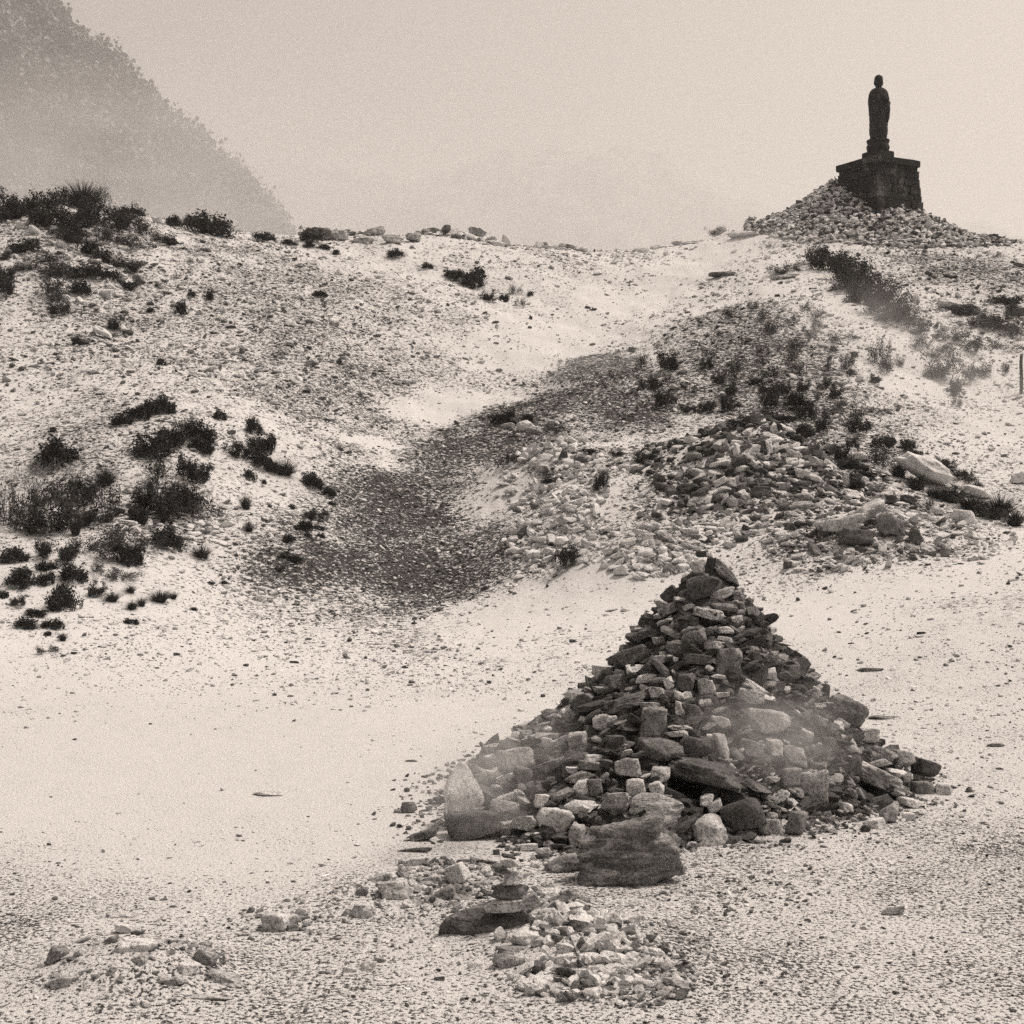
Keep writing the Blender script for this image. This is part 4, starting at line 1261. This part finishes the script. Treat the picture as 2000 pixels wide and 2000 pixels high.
def norm_parts(parts):
    allv = np.concatenate([np.array(p[1][0], float) for p in parts])
    lo, hi = np.percentile(allv, .5, 0), np.percentile(allv, 99.5, 0)
    w = max(hi[0] - lo[0], hi[1] - lo[1]); h = hi[2]
    c = (lo + hi) / 2
    res = []
    for nm, (V, Fc), mat in parts:
        V = (np.array(V, float) - [c[0], c[1], 0]) / [w, w, h]
        me = bpy.data.meshes.new(nm); me.from_pydata([tuple(v) for v in V], [], Fc); me.update()
        me.materials.append(mat)
        res.append((nm, me))
    return res
def cat_(lst):
    V, Fc = [], []
    for v, f in lst:
        o = len(V); V += v; Fc += [tuple(i + o for i in q) for q in f]
    return V, Fc
PROTO = {}
for s_ in range(5):
    rg = np.random.default_rng(100 + s_)
    a = np.linspace(0, 1, 40)
    # cushion: low dense heath dome, ragged
    nC = 26 + s_ * 4
    C = rg.normal(size=(nC, 3)); C /= np.linalg.norm(C, axis=1)[:, None]; C[:, 2] = np.abs(C[:, 2]) * .75
    C *= rg.uniform(.45, .95, (nC, 1)); C[:, :2] *= .5; C[:, 0] *= rg.uniform(.9, 1.3)
    core = leaves(rg, C, 1500, .050, .075)
    bl = blades(rg, 260, 1.1, .42, .020, .3, 2, .42, dome=.35)
    PROTO['cushion', s_] = norm_parts([('foliage', cat_([core, bl]), LEAF_D)])
    # tuft: grass or rush clump
    b1 = blades(rg, 520, 1.0, 1.0, .022, .55, 3, .16)
    b2 = leaves(rg, C * [.6, .6, .5], 420, .05, .06)
    PROTO['tuft', s_] = norm_parts([('foliage', cat_([b1, b2]), LEAF_D)])
    # shrub: stems with leaves at the tips
    br, tips = branches(rg, 9, 2, .42, .014, .7)
    lv = leaves(rg, tips, 2600, .036, .060)
    PROTO['shrub', s_] = norm_parts([('foliage', lv, LEAF_D), ('stems', cat_(br), TWIG_D)])
    # misty shrub: looser and greyer
    lv = leaves(rg, tips, 1300, .032, .065)
    PROTO['loose', s_] = norm_parts([('foliage', lv, LEAF_M), ('stems', cat_(br), TWIG_D)])
    # twiggy: mostly bare
    br, tips = branches(rg, 14, 3, .34, .010, .65)
    lv = leaves(rg, tips, 850, .028, .05)
    PROTO['twiggy', s_] = norm_parts([('foliage', lv, LEAF_D), ('stems', cat_(br), TWIG_D)])
    PROTO['bleached', s_] = norm_parts([('foliage', leaves(rg, tips, 160, .02, .05), LEAF_M), ('stems', cat_(br), TWIG_P)])
    # small low clump
    lv = leaves(rg, C * [.9, .9, .6], 620, .07, .08)
    PROTO['clump', s_] = norm_parts([('foliage', lv, LEAF_D)])

KIND = {'cushion': ('heath_cushion', 'heath cushion', 'shrub'), 'tuft': ('grass_tuft', 'spiky grass tuft', 'grass tuft'), 'shrub': ('shrub', 'leafy shrub', 'shrub'),
        'loose': ('misty_shrub', 'hazy loose shrub', 'shrub'), 'twiggy': ('twiggy_bush', 'dark twiggy bush', 'bush'),
        'bleached': ('bare_bush', 'bleached bare twig bush', 'bush'), 'clump': ('low_plant', 'tiny low plant', 'plant')}
PG = {}
def plants(ox, oy, k, region, group, items):
    for i, it in enumerate(items):
        cx, cy, w, h = it[:4]; typ = it[4]
        px, py = ox + cx / k, oy + (cy + h * .42) / k
        p = hit(px, py)
        s = p[1] / F
        W, Hh = w / k * s, h / k * s
        W *= 1.32; Hh *= 1.25
        v = random.randrange(5)
        name, word, cat = KIND[typ]
        pr = PROTO[typ, v]
        if len(pr) == 1 or w / k < 34:
            o = link(name, pr[0][1], None, p, cat=cat, group=group)
            src = o
        else:
            o = link(name, None, None, p, cat=cat, group=group)
            for nm, me in pr: link(nm, me, None, parent=o)
        o.rotation_euler = (0, 0, random.uniform(0, 6.28))
        ry = R(it[5]) if len(it) > 5 else 0
        if ry:
            o.rotation_euler = (0, ry, random.uniform(-.3, .3))
        o.location.y += W * .15
        o.location.z -= .03 * Hh
        o.scale = (W, W * .85 if typ != 'cushion' else W * .8, Hh)
        wf = w / k
        size = 'large' if wf > 62 else 'medium' if wf > 32 else 'small'
        shp = 'upright ' if h > w * 1.1 else 'low wide ' if w > h * 2 else ''
        if typ == 'clump': lab = f'{shp}{word} {region}'
        else: lab = f'{size} {shp}{word} {region}'
        PG.setdefault(lab, []).append((px, o))
C_, T_, S_, L_, W_, B_, K_ = 'cushion', 'tuft', 'shrub', 'loose', 'twiggy', 'bleached', 'clump'
k2 = 3.22
plants(0, 350, k2, 'on the left crest skyline', 'shrubs on the left crest', [
 (60,180,220,150,S_),(250,175,220,150,S_),(500,115,340,140,T_),(440,140,200,110,S_),(600,130,160,110,W_),(330,270,260,120,S_),(520,290,200,120,S_),
 (760,230,200,90,S_),(640,350,150,90,L_),(820,290,160,90,S_),(840,420,220,90,L_),(860,210,90,40,K_),
 (700,280,160,110,S_),(560,230,170,110,S_),(440,380,170,90,S_),(250,260,200,110,S_),(700,380,180,90,L_),(910,330,120,70,L_),(60,240,160,90,S_),
 (1300,300,270,120,C_,8),(1090,270,110,60,C_),(1200,275,100,60,C_)])
plants(0, 350, k2, 'on the slope under the left crest', 'shrubs on the left crest', [
 (400,600,160,90,L_),(330,760,160,70,L_),(640,500,130,60,K_),(560,440,150,70,K_),(170,430,180,80,S_),(100,440,90,60,K_),(30,505,60,35,K_),(1000,370,150,70,L_),(1060,400,110,40,K_),(440,330,200,110,S_),
 (780,560,170,90,S_),(590,595,150,80,C_,14),(800,675,130,50,C_,12),(240,590,280,90,L_),(330,690,200,140,L_),(500,700,120,80,C_,16),(30,700,120,130,S_),(30,620,120,90,S_),
 (370,825,120,90,S_),(300,520,240,80,L_),(470,590,150,60,K_),(150,560,120,80,L_),(700,620,120,50,K_)])
plants(0, 350, k2, 'on the open left slope', 'plants on the left slope', [
 (700,920,110,90,T_,14),(470,1015,110,80,T_,14),(1205,722,72,28,K_),(1320,742,62,60,K_),(1130,825,90,80,K_),(1015,1152,60,36,K_),(940,828,60,24,K_),
 (1380,1490,76,54,K_),(330,1585,60,26,K_),(1660,378,130,46,C_,8),(1815,402,90,28,C_,6)])
kA = 2.76
plants(0, 750, kA, 'on the top of the left hummock', 'plants of the left hummock', [
 (870,130,130,84,C_,-12),(760,165,150,80,C_,-14),(660,200,110,56,C_,-12),
 (985,250,210,100,L_),(1070,270,160,80,C_,20),(830,350,190,120,C_,-24),(920,300,140,80,C_),(1110,365,80,56,C_),(1060,340,110,60,C_,18),
 (1000,470,120,120,S_),(1080,500,130,100,S_)])
plants(0, 750, kA, 'on the right shoulder of the left hummock', 'plants of the left hummock', [
 (1365,245,92,72,C_),(1390,330,130,90,S_),(1445,345,70,80,C_),(1300,375,140,86,S_),(1400,430,120,70,C_,22),(1460,460,100,50,C_,20),(1530,470,130,86,T_,16),
 (1320,650,84,80,T_),(1345,512,60,46,K_),(1420,530,26,20,K_)])
plants(0, 750, kA, 'at the edge of the grey gully', 'plants along the gully edge', [
 (1680,538,110,64,C_,10),(1775,590,80,40,C_),(1700,715,130,64,S_),(1640,780,96,46,C_),(1715,780,60,22,K_),(1550,845,80,36,C_),(1560,950,120,36,C_,12),(1510,1016,64,24,K_),
 (1660,822,40,18,K_),(1725,822,50,18,K_),(1780,645,60,16,K_),(1570,668,40,26,K_)])
plants(0, 750, kA, 'in the thicket of the left hollow', 'plants of the left hollow', [
 (285,395,250,130,C_),(560,520,150,110,T_),(540,640,200,160,W_),(470,600,120,100,W_),(240,500,340,130,B_),(120,560,200,160,B_),(400,520,140,110,B_),
 (300,600,200,130,W_),(320,710,300,210,W_),(200,640,220,150,W_),(820,480,180,150,W_),(880,600,200,140,W_),(850,680,220,140,S_),(960,690,200,120,W_),(1070,690,170,110,W_,10),(740,735,100,76,C_),(830,560,160,130,W_),
 (380,650,160,150,W_),(250,770,240,110,S_),(150,700,160,140,W_),(430,600,140,130,S_),(950,600,150,130,W_),(1000,650,160,110,S_),(780,650,150,120,S_),
 (20,690,100,220,W_),(90,760,160,110,W_),(500,740,190,80,S_),(640,700,60,40,K_),(400,770,90,120,T_)])
plants(0, 750, kA, 'below the thicket of the left hollow', 'plants of the left hollow', [
 (900,850,160,90,C_,8),(620,830,180,100,L_),(690,940,140,100,C_),(1080,920,130,76,T_),(1340,775,80,60,T_),(60,940,140,74,C_),(230,910,130,90,S_),(350,940,150,90,S_),
 (240,985,120,40,K_),(100,1060,200,84,C_),(245,1060,90,60,C_),(390,1035,150,80,C_),(520,1010,90,60,L_),(560,900,220,110,L_),(800,880,180,90,L_),(640,1040,180,60,L_),(440,880,160,90,L_)])
plants(0, 750, kA, 'at the left edge of the plain', 'plants at the edge of the plain', [
 (330,1175,150,110,C_),(335,1110,90,70,T_),(90,1185,90,54,S_),(15,1140,50,36,K_),(510,1125,90,76,S_),(600,1160,100,56,T_),(700,1115,80,40,T_),(710,1205,90,46,T_),(860,1155,130,66,T_),(930,1150,60,36,T_),(760,1182,60,50,T_),
 (190,1240,110,34,C_),(132,1303,112,52,C_),(275,1307,112,44,C_),(255,1352,42,20,K_),(335,1372,72,40,T_),(215,1452,60,46,L_),(285,1440,80,36,L_),(700,1290,80,24,K_),(1205,1072,50,14,K_),(1130,1075,50,14,K_),(1040,1218,40,14,K_)])
k3 = 2.415
plants(1200, 500, k3, 'high on the misty right slope', 'bushes on the misty right slope', [
 (555,275,90,56,L_),(655,240,60,50,L_),(735,350,110,76,L_),(840,315,60,60,L_),(930,370,60,56,L_),(905,255,50,60,L_),(960,290,80,50,L_),(1035,395,60,46,L_),(1115,388,56,28,L_),
 (700,290,70,60,L_),(960,330,60,50,L_),(620,400,60,40,L_),(860,430,70,60,L_),(700,455,60,50,L_),(450,470,60,40,L_),(840,480,80,70,L_)])
plants(1200, 500, k3, 'at the left end of the misty right slope', 'bushes on the misty right slope', [
 (250,520,100,80,S_),(165,615,100,64,S_),(240,690,90,70,S_),(130,510,70,60,L_),(440,530,60,50,S_),(570,545,96,86,L_),(495,590,56,60,S_),(350,730,96,36,S_),(440,722,86,56,S_),
 (550,645,60,70,S_),(545,715,86,72,S_),(590,795,90,40,S_),(370,650,50,60,W_),(250,590,60,50,W_),(280,520,50,50,L_)])
plants(1200, 500, k3, 'in the middle of the misty right slope', 'bushes on the misty right slope', [
 (690,515,60,40,L_),(680,598,86,34,S_),(740,635,80,54,S_),(735,700,90,90,S_),(740,770,70,44,S_),(865,535,70,76,L_),(870,695,120,64,C_),(890,625,60,54,S_),(820,770,96,26,C_),
 (910,745,84,66,S_),(900,835,110,60,C_),(960,672,50,50,L_),(1045,655,60,60,S_),(970,622,50,46,L_),(980,805,64,76,S_),(1100,515,84,80,L_),(1010,540,60,70,L_),(1060,725,60,34,L_),(980,745,60,54,L_),
 (800,640,60,50,S_),(740,560,90,50,L_),(1010,610,50,50,S_)])
plants(1200, 500, k3, 'right of the middle on the misty slope', 'bushes on the misty right slope', [
 (1260,470,96,130,L_),(1235,592,66,40,S_),(1285,525,84,80,L_),(1150,750,80,90,L_),(1155,815,110,66,S_),(1240,740,130,30,L_),(1350,510,40,50,L_),(1120,560,40,30,S_),
 (1560,545,150,120,L_),(1610,635,84,70,S_),(1685,575,100,80,L_),(1500,565,90,60,L_),(1740,545,90,76,L_),(1850,540,60,60,L_),(1620,700,60,50,L_),(1510,470,80,60,L_)])
plants(1200, 500, k3, 'in the dark row above the rubble', 'dark row of shrubs above the rubble', [
 (1010,908,120,34,C_,10),(1080,945,100,76,S_),(1130,892,60,56,S_),(1270,900,110,66,S_),(1285,960,170,110,W_),(1390,905,90,66,S_),(1100,990,170,40,S_),(1350,1015,130,80,T_),(1430,1075,130,80,T_),
 (1420,950,80,50,C_),(1560,985,100,44,S_,16),(1640,1040,110,50,S_,20),(1590,1130,170,90,T_,10),(1700,1170,200,76,T_,6),(1830,1190,190,110,T_),(1900,1245,150,80,T_),(1510,1120,120,60,T_,14),
 (1140,1090,104,66,T_),(1190,1040,54,26,K_),(870,875,44,28,K_),(1300,870,60,34,K_),(1480,1180,60,60,L_),(1780,1220,140,60,S_),(1690,1075,110,50,L_,20)])
plants(1200, 500, k3, 'in the diagonal shrub band under the statue mound', 'diagonal shrub band under the mound', [
 (950,15,110,90,L_),(1010,30,150,110,S_),(1090,75,160,120,S_),(1150,115,150,120,S_),(1200,140,200,140,L_),(1170,190,130,90,S_),(1290,220,200,150,L_),(1250,200,140,110,S_),(1350,260,150,130,L_),(1390,300,150,120,L_),(1450,345,130,90,L_),(1300,290,160,90,L_),(1090,150,130,60,L_),
 (780,75,110,50,L_),(840,60,80,40,L_)])
plants(1200, 500, k3, 'on the far right slope under the mound', 'shrubs on the far right slope', [
 (1650,265,120,60,S_),(1850,215,150,46,S_),(1900,262,110,60,S_),(1800,330,200,80,S_),(1750,300,110,60,L_),(1850,430,160,50,L_),(1600,390,150,70,L_),(1700,430,150,60,L_),(1560,460,120,60,L_),(1900,360,120,60,L_),(1460,420,120,60,L_)])
k4 = 2.76
plants(850, 750, k4, 'among the pale heaps', 'shrubs among the pale heaps', [
 (365,195,130,56,C_,-6),(515,192,110,36,C_,8),(640,255,150,56,L_),(425,410,80,56,S_),(360,440,80,56,L_),(1120,415,100,56,S_,10),(985,378,70,40,S_),(895,545,110,86,S_),(650,530,150,34,S_),(610,492,70,50,L_),
 (710,950,140,110,S_),(830,370,110,30,K_),(620,880,40,30,K_)])
plants(500, 350, k3, 'on the slope below the far crest', 'shrubs below the far crest', [
 (250,312,64,26,C_),(320,326,64,24,C_),(377,350,44,20,K_),(660,362,74,34,C_),(810,412,56,26,C_),(925,455,80,46,C_,10),(1020,480,116,80,C_),(1100,560,76,48,S_),(1170,567,44,30,K_),(1225,537,56,46,L_),(1292,547,36,20,K_),
 (1245,592,50,44,L_),(297,552,64,24,K_),(250,270,110,60,S_),(1295,655,20,16,K_)])
plants(0, 0, 1, 'beside the saddle skyline', 'shrubs by the saddle', [(1400, 437, 34, 16, L_), (1466, 433, 20, 14, K_)])
number(PG)
for o in COL.objects:
    if 'left' in str(o.get('label')) and len(o['label'].split()) > 16: o['label'] = o['label'].replace('hazy loose shrub', 'hazy shrub')


# two thin bare trees in the mist behind the left crest
for i, (px, py, hgt, lab) in enumerate([(127, 345, 70, 'thin bare tree in the mist, left of two behind the crest'), (203, 350, 60, 'thin bare tree in the mist, right of two behind the crest')]):
    Y = 640.0
    a, b_ = ray(px, py)
    z0_ = CAM[2] + ray(px, py)[1] * Y; top = CAM[2] + ray(px, py - hgt)[1] * Y
    rgt = np.random.default_rng(60 + i)
    tr = link('bare_tree', None, None, (a * Y, Y, z0_), label=lab, cat='tree', group='bare trees behind the left crest')
    Ht = top - z0_
    V, Fc = tube([(0, 0, -6), (.06, 0, Ht * .35), (-.05, .05, Ht * .7), (0, 0, Ht)], [.3, .24, .16, .06], 8, .05)
    link('trunk', join_mesh('trunk', [(V, Fc)]), TWIG_D, parent=tr)
    br = []
    for q in range(26):
        z = Ht * rgt.uniform(.55, .98); aa = rgt.uniform(0, 6.28); L = (Ht - z) * .4 + .8
        d = np.array([math.cos(aa), math.sin(aa), rgt.uniform(.5, 1.2)]); p0 = np.array([0, 0, z])
        p1 = p0 + d * L * .5; p2 = p1 + (d + rgt.normal(size=3) * .3) * L * .5
        br.append(tube([tuple(p0), tuple(p1), tuple(p2)], [.11, .08, .04], 4, 0))
        for _ in range(3):
            e = p1 + rgt.normal(size=3) * L * .45; br.append(tube([tuple(p1), tuple((p1 + e) / 2 + .03), tuple(e)], [.06, .04, .02], 3, 0))
    link('branches', join_mesh('branches', br), TWIG_D, parent=tr)

# ------------------------------------------------------------------ air
HAZE, nt, b, out = mat_new('pale_haze')
nt.nodes.remove(b)
pv = nd(nt, 'ShaderNodeVolumePrincipled')
pv.inputs['Color'].default_value = (.97, .97, .97, 1); pv.inputs['Density'].default_value = .00055; pv.inputs['Anisotropy'].default_value = .35
nt.links.new(pv.outputs[0], out.inputs['Volume'])
bm = bmesh.new(); bmesh.ops.create_cube(bm, size=1)
for v in bm.verts: v.co = Vector((v.co.x * 16000, 3300 + v.co.y * 7400, 300 + v.co.z * 1000))
me = bpy.data.meshes.new('haze'); bm.to_mesh(me); bm.free()
link('haze', me, HAZE, kind='stuff', label='thin pale haze filling the air', cat='haze')

# ------------------------------------------------------------------ steam and low mist, each a closed soft body of vapour
def steam(px, py, rx, ry, Y, dens, label, dep=1.0, scale=2.2, seed=0, thr=.42, aniso=.2):
    m, nt, b, out = mat_new('steam')
    nt.nodes.remove(b)
    tc = nt.nodes.new('ShaderNodeTexCoord').outputs['Object']
    ln = nd(nt, 'ShaderNodeVectorMath', operation='LENGTH'); nt.links.new(tc, ln.inputs[0])
    fall = math_(nt, 'POWER', maprange(nt, ln.outputs['Value'], .0, 1.0, 1.0, 0.0), 1.3)
    mp = nd(nt, 'ShaderNodeMapping'); nt.links.new(tc, mp.inputs['Vector']); mp.inputs['Location'].default_value = (seed * 3.1, seed, 0)
    n = noise_(nt, mp.outputs[0], scale, 3, .55, .6)
    d = math_(nt, 'MULTIPLY', fall, maprange(nt, n, thr - .06, thr + .20, .0, 1.0))
    d = math_(nt, 'MULTIPLY', d, dens)
    pv = nd(nt, 'ShaderNodeVolumePrincipled')
    pv.inputs['Color'].default_value = (.99, .99, .99, 1); pv.inputs['Anisotropy'].default_value = aniso
    nt.links.new(d, pv.inputs['Density']); nt.links.new(pv.outputs[0], out.inputs['Volume'])
    V, Fc = ICO[3]
    me = bpy.data.meshes.new('steam'); me.from_pydata([tuple(v) for v in V], [], [tuple(int(i) for i in f) for f in Fc]); me.update()
    o = link('steam', me, m, P(px, py, Y), kind='stuff', label=label, cat='steam', group='steam and mist')
    s = Y / F
    o.scale = (rx * s, (rx + ry) / 2 * s * dep, ry * s)
    return o
steam(925, 1530, 190, 150, 6.75, 2.6, 'puff of steam drifting round the standing stone', seed=1, thr=.44)
steam(1010, 1460, 190, 110, 7.1, 1.5, 'thin steam over the left end of the cairn', seed=2, thr=.44)
steam(1510, 1440, 240, 170, 7.15, 1.8, 'puff of steam rising from the right face of the tall cairn', seed=3, thr=.44)
steam(1880, 780, 380, 230, 26.5, .32, 'steam blowing across the right slope', seed=4, dep=.6)
steam(1690, 640, 260, 130, 30.0, .34, 'steam under the diagonal shrub band', seed=5, dep=.6)
steam(1400, 500, 320, 80, 41.0, .24, 'thin mist on the pale saddle', seed=6)
steam(1050, 700, 380, 80, 30.5, .18, 'thin mist along the pale path', seed=7)
steam(200, 430, 1000, 400, 420.0, .015, 'bank of mist between the left crest and the mountain', seed=8, scale=3, thr=.36)
steam(300, 1530, 620, 70, 8.6, .35, 'low mist lying on the bright ash left of the cairn', seed=9, dep=.6, thr=.38)
